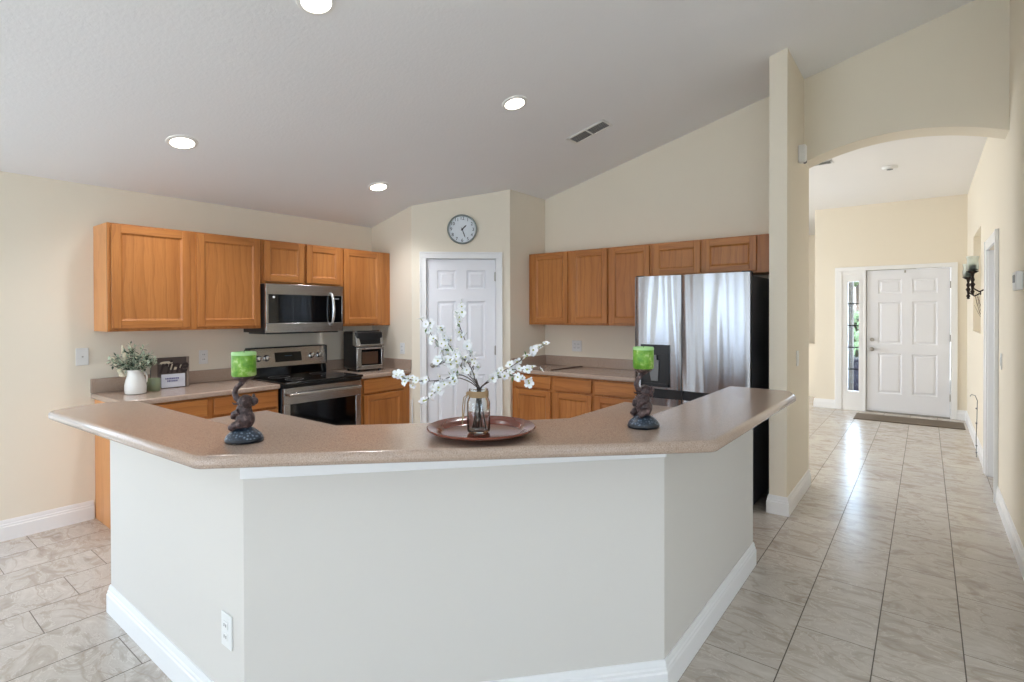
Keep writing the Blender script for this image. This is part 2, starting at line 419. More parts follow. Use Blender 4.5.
# front (foyer) wall
YD = 9.58
b = wall_y(MB(), YD, YD+.14, -1.386, XR+.14, Z0, lambda x: HALLZ, holes=((-1.02, -.745, .0, 2.085), (-.71, .275, 0, 2.12)))
b.box(-1.02, -.745, YD+.0, YD+.14, 0, .27)
struct(b.build('wall_front', 'wall'), 'warm cream foyer wall around the front door', 'wall')
struct(MB().box(-5.2, 2.2, YAB-.0, 13, HALLZ, HALLZ+.1).build('ceiling_hall', 'hallceil'), 'flat white hall ceiling', 'ceiling')
# front room left of the hall
struct(wall_x(MB(), -5.2, -5.05, YAB, 13, lambda x: HALLZ, holes=((6.6, 8.8, .4, 2.5),)).build('wall_front_room', 'wall'), 'far side wall of the front room', 'wall')
struct(MB().box(-5.2, -1.25, 12.6, 12.75, 0, HALLZ).build('wall_far', 'wall'), 'far wall beyond the foyer', 'wall')
struct(MB().box(-1.386, -1.25, YD+.14, 12.7, 0, HALLZ).build('wall_foyer_return', 'wall'), 'return wall beyond the foyer corner', 'wall')
b = MB().box(-5.05, -1.386, 10.7, 10.82, 0, .93); b.mat('trim')
struct(MB().box(-5.05, -1.386, 10.7, 10.82, 0, .93).build('wall_half', 'wall'), 'low half wall beyond the foyer corner', 'wall')
# rear wall behind the camera with glass doors and a window
GH = (-4.6, -1.4, 0, 2.4); GW = (-.1, 3.5, .2, 2.5)
_w = wall_y(MB(), YREAR-.15, YREAR, XL-.1, 1.6, Z0, cz, holes=(GH, (GW[0], 1.6, GW[2], GW[3]))); wall_y(_w, YREAR-.15, YREAR, 1.6, XG+.1, Z0, cz, holes=((1.6, GW[1], GW[2], GW[3]),))
struct(_w.build('wall_rear', 'wall'), 'rear wall with glass doors', 'wall')
GS = (-3.2, .4, .3, 2.5)  # opening added for the side fill lamp
struct(wall_x(MB(), XG, XG+.15, YREAR, YO+.14, cz, holes=(GS,)).build('wall_side', 'wall'), 'side wall of the living room behind the camera', 'wall')
struct(wall_y(MB(), YO, YO+.14, XR+.14, 1.6, Z0, cz).hexa([(1.6, YO, 0), (XG, YO, 0), (XG, YO+.14, 0), (1.6, YO+.14, 0), (1.6, YO, cz(1.6)), (XG, YO, cz(XG)), (XG, YO+.14, cz(XG)), (1.6, YO+.14, cz(1.6))]).build('wall_living', 'wall'), 'living room wall behind the hall wall', 'wall')
b = MB()
for i in range(5):
    y = GS[0]+(GS[1]-GS[0])*i/4; b.box(XG+.03, XG+.09, max(GS[0], y-.03), min(GS[1], y+.03), GS[2], GS[3])
b.box(XG+.03, XG+.09, GS[0], GS[1], GS[2], GS[2]+.05); b.box(XG+.03, XG+.09, GS[0], GS[1], GS[3]-.05, GS[3])
w = b.build('window_4', 'trim'); struct(w, 'added white framed window, unseen, in front of the side fill lamp', 'window')
MB().box(XG+.055, XG+.062, GS[0], GS[1], GS[2], GS[3]).build('pane', 'pane', w)
for n_, (a, c, z0, z1), k in (('window_1', GH, 3), ('window_2', GW, 2)):
    b = MB()
    for x in [a+(c-a)*i/k for i in range(k+1)]:
        b.box(max(a, x-.035), min(c, x+.035), YREAR-.1, YREAR-.04, z0, z1)
    b.box(a, c, YREAR-.1, YREAR-.04, z0, z0+.06); b.box(a, c, YREAR-.1, YREAR-.04, z1-.06, z1)
    w = b.build(n_, 'trim'); struct(w, 'white framed glass panels behind the camera', 'window')
    MB().box(a+.03, c-.03, YREAR-.075, YREAR-.068, z0+.05, z1-.05).build('pane', 'pane', w)

b = MB()
for y in (GL[0], (GL[0]+GL[1])/2, GL[1]): b.box(XL-.1, XL-.04, max(GL[0], y-.035), min(GL[1], y+.035), 0, 2.1)
b.box(XL-.1, XL-.04, GL[0], GL[1], 0, .07); b.box(XL-.1, XL-.04, GL[0], GL[1], 2.04, 2.1)
w = b.build('window_5', 'trim'); struct(w, 'white framed glass patio door in the left wall', 'window')
MB().box(XL-.075, XL-.068, GL[0], GL[1], .05, 2.06).build('pane', 'pane', w)
# ---- baseboards (profile extruded along a run)
HB = .135
PROF = [(0, 0), (.016, 0), (.016, .088), (.0125, .094), (.0125, .104), (.0085, .110), (.0085, .120), (.004, HB), (0, HB)]
def baseboard(name, runs, parent=None):
    mb = MB()
    for path in runs:     # path points on the wall line, room on the right-hand side of travel
        P = [Vector((p[0], p[1], 0)) for p in path]; rings = []
        for i, p in enumerate(P):
            def nrm(a, c): d = (c-a).normalized(); return Vector((d.y, -d.x, 0))
            n0 = nrm(P[i-1], p) if i > 0 else None; n1 = nrm(p, P[i+1]) if i < len(P)-1 else None
            if n0 is None: n = n1
            elif n1 is None: n = n0
            else:
                n = (n0+n1); n = n/ (n.length_squared/2)
            rings.append([p+n*a+Vector((0, 0, z)) for a, z in PROF])
        mb.loft(rings)
    o = mb.build(name, 'trim', parent, smooth=25)
    if not parent: struct(o, 'white profiled baseboard', 'baseboard')
    return o
baseboard('baseboard_left', [[(XL, .56), (XL, 1.18)], [(XL, YREAR), (XL, GL[0]-.06)]])
baseboard('baseboard_divider', [[(XC0, 4.6), (XC0, YC), (XC, YC), (XC, YAB), (XC0-.3, YAB)]])
baseboard('baseboard_right', [[(XR, DO[0]-.10), (XR, 3.0)], [(XR, YD), (XR, DO[1]+.10)]])
baseboard('baseboard_front', [[(-1.386, 12.5), (-1.386, YD), (-1.11, YD)], [(.345, YD), (XR, YD)]])
baseboard('baseboard_pantry', [[(PA[0], PA[1]), tuple(dp(DA-.066, 0, 0)[:2])], [tuple(dp(DB+.066, 0, 0)[:2]), tuple(PB)]])

# ---- door casings
def casing_front():
    b = MB()
    for x0, x1 in ((-1.11, -1.02), (-.745, -.71), (.275, .345)): b.box(x0, x1, YD-.018, YD+.14, 0, 2.14 if x0 > -.8 else 2.14)
    b.box(-1.11, .345, YD-.022, YD, 2.115, 2.175); b.box(-1.11, -.71, YD-.012, YD+.1, 2.06, 2.12)
    b.box(-1.11, .345, YD-.01, YD+.14, 2.12, 2.14)
    return b.build('trim_1', bevel=.004, m='trim')
struct(casing_front(), 'white casing around the front door and sidelight', 'door casing')
b = MB()
dbox(b, DA-.055, DA, 0, .016, 0, DH+.0); dbox(b, DB, DB+.055, 0, .016, 0, DH+.0); dbox(b, DA-.055, DB+.055, 0, .016, DH, DH+.055)
dbox(b, DA-.02, DA, -.1, .004, 0, DH); dbox(b, DB, DB+.02, -.1, .004, 0, DH); dbox(b, DA-.02, DB+.02, -.1, .004, DH, DH+.02)
dbox(b, DA-.066, DA-.052, 0, .024, 0, DH+.066); dbox(b, DB+.052, DB+.066, 0, .024, 0, DH+.066); dbox(b, DA-.065, DB+.065, 0, .0235, DH+.052, DH+.067)
struct(b.build('trim_2', 'trim', bevel=.003), 'white casing around the pantry door', 'door casing')
b = MB()
for y0, y1 in ((DO[0]-.1, DO[0]), (DO[1], DO[1]+.1)): b.box(XR-.018, XR, y0, y1, 0, 2.04); b.box(XR-.026, XR-.001, y0-.006 if y0 < 6 else y1-.02, y0+.02 if y0 < 6 else y1+.006, 0, 2.128)
b.box(XR-.018, XR, DO[0]-.098, DO[1]+.098, 2.041, 2.13); b.box(XR-.004, XR+.14, DO[0], DO[0]+.02, 0, 2.04); b.box(XR-.004, XR+.14, DO[1]-.02, DO[1], 0, 2.04)
struct(b.build('trim_3', 'trim', bevel=.003), 'white casing around the doorway in the right hall wall', 'door casing')

# ---- panel doors
def panel_door(name, w, h, t, label, loc, rz, rows, mat='door', mx=.115, gap=.10, cat='door'):
    """local x 0..w, front face at y=0 looking to -y"""
    root = thing(name, label, cat, loc, rz); root['kind'] = 'structure'
    b = MB(); pw = (w-2*mx-gap)/2
    cols = [(mx, mx+pw), (mx+pw+gap, w-mx)]
    def ring(x0, x1, z0, z1, y): return [(x0, y, z0), (x1, y, z0), (x1, y, z1), (x0, y, z1)]
    xs = [0, cols[0][0], cols[0][1], cols[1][0], cols[1][1], w]; zs = [0]
    for a, c in rows: zs += [a, c]
    zs.append(h)
    for i in range(5):
        for j in range(len(zs)-1):
            if i in (1, 3) and j % 2 == 1:
                x0, x1, z0, z1 = xs[i], xs[i+1], zs[j], zs[j+1]
                rr = [ring(x0, x1, z0, z1, 0), ring(x0+.010, x1-.010, z0+.010, z1-.010, .011), ring(x0+.026, x1-.026, z0+.026, z1-.026, .011), ring(x0+.044, x1-.044, z0+.044, z1-.044, .003)]
                V = [[b.bm.verts.new(p) for p in r] for r in rr]
                for A_, B_ in zip(V, V[1:]):
                    for k in range(4): b._f([A_[k], A_[(k+1) % 4], B_[(k+1) % 4], B_[k]])
                b._f(V[-1])
            else:
                b._f([b.bm.verts.new(p) for p in ring(xs[i], xs[i+1], zs[j], zs[j+1], 0)])
    bmesh.ops.remove_doubles(b.bm, verts=b.bm.verts, dist=1e-5)
    b.box(0, w, .012, t, 0, h); b.box(0, w, 0, .013, 0, .0006)
    for q in ((0, .0005), (w-.0005, w)): b.box(q[0], q[1], 0, .013, 0, h)
    b.box(0, w, 0, .013, h-.0006, h)
    b.build('door_panel', mat, root)
    return root
PDW = DB-DA-.006
rzd = math.atan2(DU.y, DU.x)
pd = panel_door('door_1', PDW, DH-.012, .035, 'white six panel pantry door under the wall clock', dp(DA+.003, -.022, .008), rzd,
                ((.23, .85), (1.01, 1.60), (1.725, 1.92)), mx=.105, gap=.105)
for z in (.25, 1.05, 1.81):
    MB().box(PDW-.012, PDW+.006, -.012, .004, z, z+.09).cylx((PDW+.001, -.008, z-.004), .006, .098).build('hinge', 'nickel', pd)
kb = MB(); kb.cylx((.06, -.03, .95), .012, .03, 'y').ball((.06, -.045, .95), .026, 1, .7, 1); kb.build('door_knob', 'nickel', pd, smooth=40)
fd = panel_door('door_2', .972, 2.09, .045, 'white six panel front door with deadbolt and lever knob', (-.704, YD+.01, .02), 0,
                ((.27, .86), (1.0, 1.62), (1.74, 1.95)), mx=.14, gap=.12)
for z in (.22, 1.05, 1.80): MB().box(.966, .982, -.016, .004, z, z+.1).build('hinge', 'nickel', fd)
MB().cylx((.07, -.05, .92), .012, .05, 'y').ball((.07, -.06, .92), .032, 1, .75, 1).build('door_knob', 'nickel', fd, smooth=40)
MB().cylx((.07, -.02, 1.06), .028, .02, 'y').cylx((.07, -.03, 1.06), .014, .012, 'y').build('deadbolt', 'nickel', fd, smooth=40)
MB().box(.455, .475, -.012, 0, 2.04, 2.075).build('door_knocker', 'nickel', fd)
MB().box(0, .972, -.02, .045, -.018, 0).build('threshold', 'nickel', fd)
sd = thing('door_3', 'plain white door closed inside the right hall doorway', 'door', (XR+.095, DO[0]+.02, .012)); sd['kind'] = 'structure'
MB().box(0, .035, 0, DO[1]-DO[0]-.04, 0, 2.02).build('door_panel', 'door', sd, bevel=.003)
MB().box(-.003, .0, .12, .62, .2, .95).box(-.003, 0, .12, .62, 1.05, 1.85).build('raised_panel', 'door', sd)
# sidelight window beside the front door
sl = MB(); X0, X1, G0, G1, GZ0, GZ1 = -1.02, -.745, -.942, -.802, .29, 1.95
sl.box(X0, G0, YD-.005, YD+.05, .27, 2.085); sl.box(G1, X1, YD-.005, YD+.05, .27, 2.085); sl.box(G0, G1, YD-.005, YD+.05, .27, GZ0); sl.box(G0, G1, YD-.005, YD+.05, GZ1, 2.085)
sl.box(X0, X1, YD-.008, YD+.05, 0, .27)
sl.box(G0-.03, G0-.018, YD-.013, YD, GZ0-.03, GZ1+.03); sl.box(G1+.018, G1+.03, YD-.013, YD, GZ0-.03, GZ1+.03); sl.box(G0-.03, G1+.03, YD-.013, YD, GZ1+.018, GZ1+.03); sl.box(G0-.03, G1+.03, YD-.013, YD, GZ0-.03, GZ0-.018)
slo = sl.build('window_3', 'trim'); struct(slo, 'narrow white framed sidelight window left of the front door', 'window')
MB().box(G0, G1, YD+.022, YD+.028, GZ0, GZ1).build('pane', 'pane', slo)
b = MB()
for i in range(1, 5): z = GZ0+(GZ1-GZ0)*i/5; b.box(G0, G1, YD+.012, YD+.036, z-.009, z+.009)
b.build('muntin', 'slot', slo)

# ---- outdoors seen through the sidelight
struct(MB().box(-8, 8, 13, 40, -.14, -.04).box(-1.25, 8, YD+.14, 13, -.14, -.02).build('ground_driveway', 'concrete'), 'pale driveway outside the front door', 'ground')
struct(MB().box(-1.245, -.958, 10.4, 10.62, -.02, 3.0).build('trim_porch_post', 'grey'), 'grey porch post outside the sidelight', 'post')
def blobby(name, c, r, sq, mat, n=70, lr=.12, label='', cat='bush'):
    b = MB(); rn = random.Random(len(name)+int(c[0]*10))
    for i in range(n):
        v = Vector((rn.gauss(0, 1), rn.gauss(0, 1), rn.gauss(0, 1))).normalized()*r
        b.ball((v.x*sq[0], v.y*sq[1], v.z*sq[2]+r*sq[2]), lr*rn.uniform(.7, 1.4), seg=6)
    o = b.build(name, mat); o.location = c; tag(o, label, cat); return o
blobby('shrub', (-1.45, 17, -.1), 1.0, (.7, .5, .75), 'hedge', 120, .2, 'green shrub outside, seen halfway up through the sidelight')
tree = thing('tree', 'leafy tree outside at the top of the sidelight', 'tree', (-1.6, 19, -.05))
MB().tube([(0, 0, -.05), (.05, 0, 1.2), (0, 0, 2.6), (.1, .1, 3.4)], [.12, .10, .08, .04], 10).build('trunk', 'twig', tree)
_c = blobby('crown', (0, 0, 2.6), 1.3, (1, .6, .5), 'hedge', 160, .25, '', ''); _c.parent = tree
bi = thing('blue_box', 'dark blue box outside, low behind the sidelight glass', 'bin', (-.80, 11.6, -.02))  # plain lidded box standing in for a dark blue outdoor shape
MB().loft([[(-.25, -.25, 0), (.25, -.25, 0), (.25, .25, 0), (-.25, .25, 0)], [(-.3, -.3, .62), (.3, -.3, .62), (.3, .3, .62), (-.3, .3, .62)]]).build('box_body', 'darkblue', bi, bevel=.02)
MB().box(-.32, .32, -.32, .32, .62, .67).build('lid', 'darkblue', bi, bevel=.015)

# ---------------------------------------------------------------- cabinets
def slab_door(name, parent, x0, x1, z0, z1, y=0, t=.019, fr=.055, hinge=None):
    """recessed-panel oak door; front face at y-t"""
    b = MB(); yf = y-t
    b.mat('oak')
    b.box(x0, x0+fr, yf, y, z0, z1); b.box(x1-fr, x1, yf, y, z0, z1)
    b.mat('oakh'); b.box(x0+fr, x1-fr, yf, y, z1-fr, z1); b.box(x0+fr, x1-fr, yf, y, z0, z0+fr)
    # inner moulding slope and panel
    b.mat('oak')
    o_ = [(x0+fr, z0+fr), (x1-fr, z0+fr), (x1-fr, z1-fr), (x0+fr, z1-fr)]; s_ = .011
    i_ = [(x0+fr+s_, z0+fr+s_), (x1-fr-s_, z0+fr+s_), (x1-fr-s_, z1-fr-s_), (x0+fr+s_, z1-fr-s_)]
    A_ = [b.bm.verts.new((p[0], yf+.002, p[1])) for p in o_]; B_ = [b.bm.verts.new((p[0], yf+.012, p[1])) for p in i_]
    for k in range(4): b._f([A_[k], A_[(k+1) % 4], B_[(k+1) % 4], B_[k]])
    b._f(B_)
    d = b.build(name, None, parent, bevel=.0025)
    return d
def drawer_front(parent, x0, x1, z0, z1, y=0, t=.019):
    return MB().mat('oakh').box(x0, x1, y-t, y, z0, z1).build('drawer', None, parent, bevel=.005)
def cabinet(name, label, cat, loc, rz, w, d, z0, z1, doors, drawers=(), endl=False, endr=False, toe=0, group=None):
    """local x 0..w, front at y=0, back at y=d, z from z0"""
    r = thing(name, label, cat, loc, rz, group)
    b = MB(); b.mat('oakend')
    zb = z0+toe
    b.box(0, .018, .018, d, zb, z1); b.box(w-.018, w, .018, d, zb, z1); b.box(.018, w-.018, .02, d, zb, zb+.018); b.box(.018, w-.018, .02, d, z1-.018, z1); b.box(.018, w-.018, d-.006, d, zb, z1)
    if toe: b.mat('oak'); b.box(.0, w, .075, .09, z0, zb); b.mat('oakend'); b.box(0, .018, .075, d, z0, zb); b.box(w-.018, w, .075, d, z0, zb)
    b.build('carcass', None, r)
    # face frame
    b = MB().mat('oak'); edges = sorted({*[q for D_ in doors+tuple(drawers) for q in D_[:2]]})
    b.box(0, w, .001, .019, zb, z1)
    b.build('face_frame', None, r, bevel=.002)
    for x0, x1, a, c in doors: slab_door('door', r, x0, x1, a, c)
    for x0, x1, a, c in drawers: drawer_front(r, x0, x1, a, c)
    return r
U0, U1 = 1.362, 2.12
# left wall: local +x runs along world +Y when rz=90deg ... front looks to +X
RL = PI/2
XUF = XL+.31
cabinet('upper_cabinet', 'oak wall cabinet with two tall doors above the white vase', 'cabinet', (XUF, 1.19, 0), RL, 1.073, .308, U0, U1,
        ((.02, .52, U0+.022, U1-.012), (.568, 1.062, U0+.022, U1-.012)))
cabinet('upper_cabinet', 'short oak cabinet with two small doors above the microwave', 'cabinet', (XUF, 2.265, 0), RL, .783, .308, 1.745, U1,
        ((.022, .39, 1.762, U1-.012), (.418, .775, 1.762, U1-.012)))
cabinet('upper_cabinet', 'oak single door wall cabinet above the air fryer', 'cabinet', (XUF, 3.05, 0), RL, .596, .308, U0, U1,
        ((.024, .47, U0+.022, U1-.012),))
XBF = XL+.61
BZ = .874
cabinet('base_cabinet', 'oak base cabinet left of the range, pale oak end panel showing', 'cabinet', (XBF, 1.19, 0), RL, 1.063, .608, 0, BZ,
        ((.02, .515, .12, .715), (.56, 1.045, .12, .715)), ((.02, .515, .735, .862), (.56, 1.045, .735, .862)), toe=.1)
cabinet('base_cabinet', 'oak base cabinet right of the range below the air fryer', 'cabinet', (XBF, 3.04, 0), RL, .608, .608, 0, BZ,
        ((.035, .51, .12, .715),), ((.035, .51, .735, .862),), toe=.1)
# back wall
YUF = YF-.31; YBF = YF-.61
cabinet('upper_cabinet', 'oak wall cabinet with two doors beside the pantry wall', 'cabinet', (XP+.002, YUF, 0), 0, .955, .308, U0, U1,
        ((.055, .495, U0+.022, U1-.012), (.54, .945, U0+.022, U1-.012)))
cabinet('upper_cabinet', 'oak single door wall cabinet left of the fridge top', 'cabinet', (XP+.958, YUF, 0), 0, .438, .308, U0, U1,
        ((.018, .42, U0+.022, U1-.012),))
cabinet('upper_cabinet', 'short oak cabinet with two wide doors above the fridge', 'cabinet', (XP+1.397, YUF, 0), 0, 1.06, .308, 1.81, U1,
        ((.022, .448, 1.828, U1-.012), (.474, .902, 1.828, U1-.012)))
cabinet('base_cabinet', 'oak base cabinet with two drawers beside the pantry', 'cabinet', (XP+.002, YBF, 0), 0, .955, .608, 0, BZ,
        ((.04, .485, .12, .715), (.53, .94, .12, .715)), ((.04, .485, .735, .855), (.53, .94, .735, .855)), toe=.1)
cabinet('base_cabinet', 'narrow oak base cabinet left of the fridge', 'cabinet', (XP+.958, YBF, 0), 0, .475, .608, 0, BZ,
        ((.022, .455, .12, .715),), ((.022, .455, .735, .855),), toe=.1)

# countertops with bullnose and backsplash
def bullnose_slab(name, poly, z0, z1, parent=None, bevel=.014):
    return MB().prism(poly, z0, z1).build(name, 'counter', parent, bevel=bevel, seg=4)
CT, CB = .914, .875
def counter(label, poly, splashes, loc=(0, 0, 0)):
    r = thing('countertop', label, 'countertop', loc)
    MB().prism([(x-loc[0], y-loc[1]) for x, y in poly], CB, CT).build('worktop', 'counter', r, bevel=.010, seg=3)
    b = MB()
    for x0, x1, y0, y1 in splashes: b.box(x0-loc[0], x1-loc[0], y0-loc[1], y1-loc[1], CT, 1.016)
    b.build('backsplash', 'counter', r, bevel=.003)
XCF = XL+.645; YCF = YF-.645
counter('tan speckled countertop left of the range holding the white vase', [(XL+.001, 1.165), (XCF, 1.165), (XCF, 2.254), (XL+.001, 2.254)], [(XL+.001, XL+.02, 1.165, 2.254)], (XL, 1.7, 0))
counter('tan speckled countertop right of the range holding the air fryer', [(XL+.001, 3.036), (XCF, 3.036), (XCF, 3.645), (XL+.001, 3.645)], [(XL+.001, XL+.02, 3.036, 3.627), (XL+.001, XCF+.0, 3.628, 3.648)], (XL, 3.3, 0))
counter('tan speckled countertop between the pantry wall and the fridge', [(XP+.001, YCF), (-1.952, YCF), (-1.952, YF-.001), (XP+.001, YF-.001)], [(XP+.022, -1.952, YF-.021, YF-.001), (XP+.001, XP+.021, YCF, YF-.001)], (-2.7, YF, 0))

# ---------------------------------------------------------------- island: half wall, bar top, lower worktop
WC1, WC2 = (-1.822, .86), (-.80, 1.99)         # outer corners
WL, WE = -3.205, 3.33                          # left and far ends
TH = .12
dgo = Vector((WC2[0]-WC1[0], WC2[1]-WC1[1], 0)).normalized(); gn = Vector((-dgo.y, dgo.x, 0))   # gn points into the kitchen
q = Vector((WC1[0], WC1[1], 0))+gn*TH
def on(p, d, y=None, x=None):
    t = (y-p.y)/d.y if y is not None else (x-p.x)/d.x
    return ((p+d*t).x, (p+d*t).y)
I1 = on(q, dgo, y=.86+TH); I2 = on(q, dgo, x=-.80-TH)
BT, BB = 1.04, .998
isl = thing('half_wall', 'cream three sided half wall under the tan bar top', 'half wall', (-1.4, 1.5, 0))
def L(ps): return [(x+1.4, y-1.5) for x, y in ps]
MB().prism(L([(WL, .86), WC1, WC2, (-.80, WE), (-.80-TH, WE), I2, I1, (WL, .86+TH)]), 0, BB).build('wall_body', 'island', isl)
# white ledger strip below the top
def offs(ps, d):   # offset polyline outward (to the right of travel)
    P = [Vector((p[0], p[1], 0)) for p in ps]; out = []
    for i, p in enumerate(P):
        ns = []
        if i > 0: e_ = (p-P[i-1]).normalized(); ns.append(Vector((e_.y, -e_.x, 0)))
        if i < len(P)-1: e_ = (P[i+1]-p).normalized(); ns.append(Vector((e_.y, -e_.x, 0)))
        n = sum(ns, Vector()); n = n/(n.length_squared/2) if len(ns) > 1 else n
        out.append((p.x+n.x*d, p.y+n.y*d))
    return out
strip = [WC1, WC2]
ring_o = offs(strip, .012)
MB().prism(L([WC1, (WC1[0]+.0, WC1[1]-.012), ring_o[0], ring_o[1], (WC2[0]+.010, WC2[1]+.002), WC2]), .925, BB).build('ledger_strip', 'trim', isl, bevel=.003)
bbo = baseboard('baseboard', [L([(WL, .86+TH), (WL, .86), WC1, WC2, (-.80, WE), (-.80-TH, WE)])], isl)

top = [(-3.165, .617), (-1.80, .690), (-1.775, .700), (-.577, 1.865), (-.566, 1.89), (-.552, 3.20), (-.60, 3.335), (-.63, 3.352), (-.945, 3.352), (-.945, 2.15), (-2.1, .995), (-3.19, .985), (-3.262, .90), (-3.262, .78), (-3.20, .64)]
bt = bullnose_slab('bar_top', top, BB, BT, None, .016)
tag(bt, 'angled tan speckled raised bar top holding the candles and the tray', 'countertop')
low = [(-3.08, .982), (I1[0], .982), (I2[0]-.002, I2[1]), (-.922, 3.14), (-1.53, 3.14), (-1.53, 2.47), (-2.255, 1.595), (-3.08, 1.595)]
lw = MB().prism([(x, y) for x, y in low], CB, CT).build('lower_worktop', 'counter', None, bevel=.01, seg=3)
tag(lw, 'tan worktop on the kitchen side, one step below the raised bar top', 'countertop')
# base cabinets facing the kitchen below it
cabinet('base_cabinet', 'oak base cabinet on the kitchen side of the bar, left arm', 'cabinet', (-2.30, 1.575, 0), PI, .76, .59, 0, BZ, ((.02, .37, .12, .715), (.39, .74, .12, .715)), ((.02, .37, .735, .855), (.39, .74, .735, .855)), toe=.1)
cabinet('base_cabinet', 'oak base cabinet on the kitchen side of the bar, right arm', 'cabinet', (-1.55, 2.53, 0), -PI/2, .60, .62, 0, BZ, ((.02, .29, .12, .715), (.31, .58, .12, .715)), ((.02, .29, .735, .855), (.31, .58, .735, .855)), toe=.1).location = (-1.55, 3.13, 0)

# ---------------------------------------------------------------- refrigerator
fr = thing('refrigerator', 'tall stainless steel side by side refrigerator with dark sides and water dispenser', 'refrigerator', (-1.477, 4.22, 0))
MB().box(-.452, .452, 0, .70, .025, 1.765).build('cabinet_body', 'dark_side', fr, bevel=.006)
def fdoor(x0, x1, z0, z1, name='door'):
    b = MB(); n = 18; rings = []
    for i in range(n+1):
        t = i/n; x = x0+(x1-x0)*t; y = -.058-.012*(1-(2*t-1)**2)**.8
        if i in (0, n): y = -.050
        rings.append([(x, -.002, z0), (x, y, z0), (x, y, z1), (x, -.002, z1)])
    b.loft(rings); return b.build(name, 'fridge_steel', fr, smooth=30)
dl = fdoor(-.455, -.060, .865, 1.785); fdoor(-.054, .455, .865, 1.785)
fdoor(-.455, -.060, .075, .79, 'lower_door'); fdoor(-.054, .455, .075, .79, 'lower_door')
MB().box(-.45, .45, -.035, .01, .785, .87).build('handle_recess', 'black_plastic', fr)
MB().box(-.0595, -.0545, -.048, 0, .08, 1.78).build('door_gap', 'black_plastic', fr)
MB().box(-.45, .45, -.02, .02, .025, .075).build('toe_grille', 'black_plastic', fr)
for x in (-.42, .42): MB().box(x-.03, x+.03, -.04, .06, 1.765, 1.795).build('hinge_cover', 'black_plastic', fr, bevel=.004)
for x in (-.40, .40):
    for y in (.05, .62): MB().cylx((x, y, 0), .022, .03).build('foot', 'black_plastic', fr)
ds_ = MB()
ds_.box(-.392, -.146, -.078, -.05, 1.145, 1.225); ds_.box(-.392, -.372, -.078, -.05, .882, 1.15); ds_.box(-.166, -.146, -.078, -.05, .882, 1.15); ds_.box(-.392, -.146, -.078, -.05, .882, .91)
ds_.box(-.39, -.15, -.072, -.064, .9, 1.16)
do = ds_.build('water_dispenser', 'black_plastic', dl, bevel=.003)
MB().hexa([(-.30, -.084, .93), (-.24, -.084, .93), (-.24, -.074, .93), (-.30, -.074, .93), (-.33, -.090, 1.10), (-.23, -.090, 1.10), (-.23, -.074, 1.10), (-.33, -.074, 1.10)]).build('paddle', 'grey', do, bevel=.004)
MB().box(-.30, -.25, -.094, -.074, 1.10, 1.14).build('nozzle', 'grey', do, bevel=.004)

# ---------------------------------------------------------------- range
rg = thing('range', 'stainless electric range with black glass cooktop and raised control panel', 'range', (XL+.03, 2.645, 0))
hw = .378
MB().box(0, .60, -hw, hw, .03, .905).build('oven_body', 'black_plastic', rg, bevel=.004)
for x in (.06, .55):
    for y in (-.33, .33): MB().cylx((x, y, 0), .02, .035).build('leg', 'black_plastic', rg)
MB().box(.01, .665, -hw, hw, .905, .925).build('cooktop', 'black_glass', rg, bevel=.006, seg=3)
for x, y, r in ((.22, -.19, .09), (.22, .19, .075), (.47, -.19, .075), (.47, .19, .105)):
    MB().lathe([(r, 0), (r, .0006), (r-.003, .0008), (r-.003, 0)], (x, y, .9252), 40, cap=False).build('burner_ring', 'grey', rg)
b = MB(); b.hexa([(0, -hw, .925), (.07, -hw, .925), (.07, hw, .925), (0, hw, .925), (0, -hw, 1.0), (.06, -hw, 1.0), (.06, hw, 1.0), (0, hw, 1.0)])
b.build('backguard_base', 'black_glass', rg)
b = MB(); b.hexa([(0, -hw, 1.0), (.085, -hw, 1.0), (.085, hw, 1.0), (0, hw, 1.0), (0, -hw, 1.175), (.045, -hw, 1.175), (.045, hw, 1.175), (0, hw, 1.175)])
bgd = b.build('control_panel', 'steel', rg, bevel=.005)
MB().box(0, .05, -hw-.004, hw+.004, 1.172, 1.182).box(0, .075, hw-.004, hw+.006, 1.0, 1.178).box(0, .075, -hw-.006, -hw+.004, 1.0, 1.178).build('panel_edge', 'black_plastic', rg, bevel=.002)
def fx(z): return .085-(z-1.0)/.175*.04
b = MB(); b.hexa([(fx(1.045)-.004, -.145, 1.045), (fx(1.045)+.002, -.145, 1.045), (fx(1.045)+.002, .115, 1.045), (fx(1.045)-.004, .115, 1.045),
                  (fx(1.13)-.004, -.145, 1.13), (fx(1.13)+.002, -.145, 1.13), (fx(1.13)+.002, .115, 1.13), (fx(1.13)-.004, .115, 1.13)])
b.build('display', 'black_glass', rg)
MB().box(fx(1.1)+.001, fx(1.1)+.0035, -.05, .02, 1.085, 1.10).build('clock_readout', 'display', rg)
for y in (-.30, -.225, .22, .30):
    kn = MB(); Mk = Matrix.Translation((fx(1.09)-.001, y, 1.085)) @ Matrix.Rotation(PI/2-.22, 4, 'Y')
    kn.lathe([(.030, 0), (.028, .008), (.021, .012), (.019, .034), (.012, .036)], n=20, M4=Mk); kn.build('knob', 'chrome', rg, smooth=40)
b = MB(); X0 = .60; X1 = .632     # oven door
b.mat('steel'); b.box(X0, X1, -hw+.005, hw-.005, .72+.02, .875); b.box(X0, X1, -hw+.005, -hw+.06, .25, .74); b.box(X0, X1, hw-.06, hw-.005, .25, .74); b.box(X0, X1, -hw+.005, hw-.005, .22, .30)
odr = b.build('oven_door', None, rg, bevel=.003)
MB().box(X0+.004, X1-.003, -hw+.058, hw-.058, .298, .742).build('window', 'black_glass', odr)
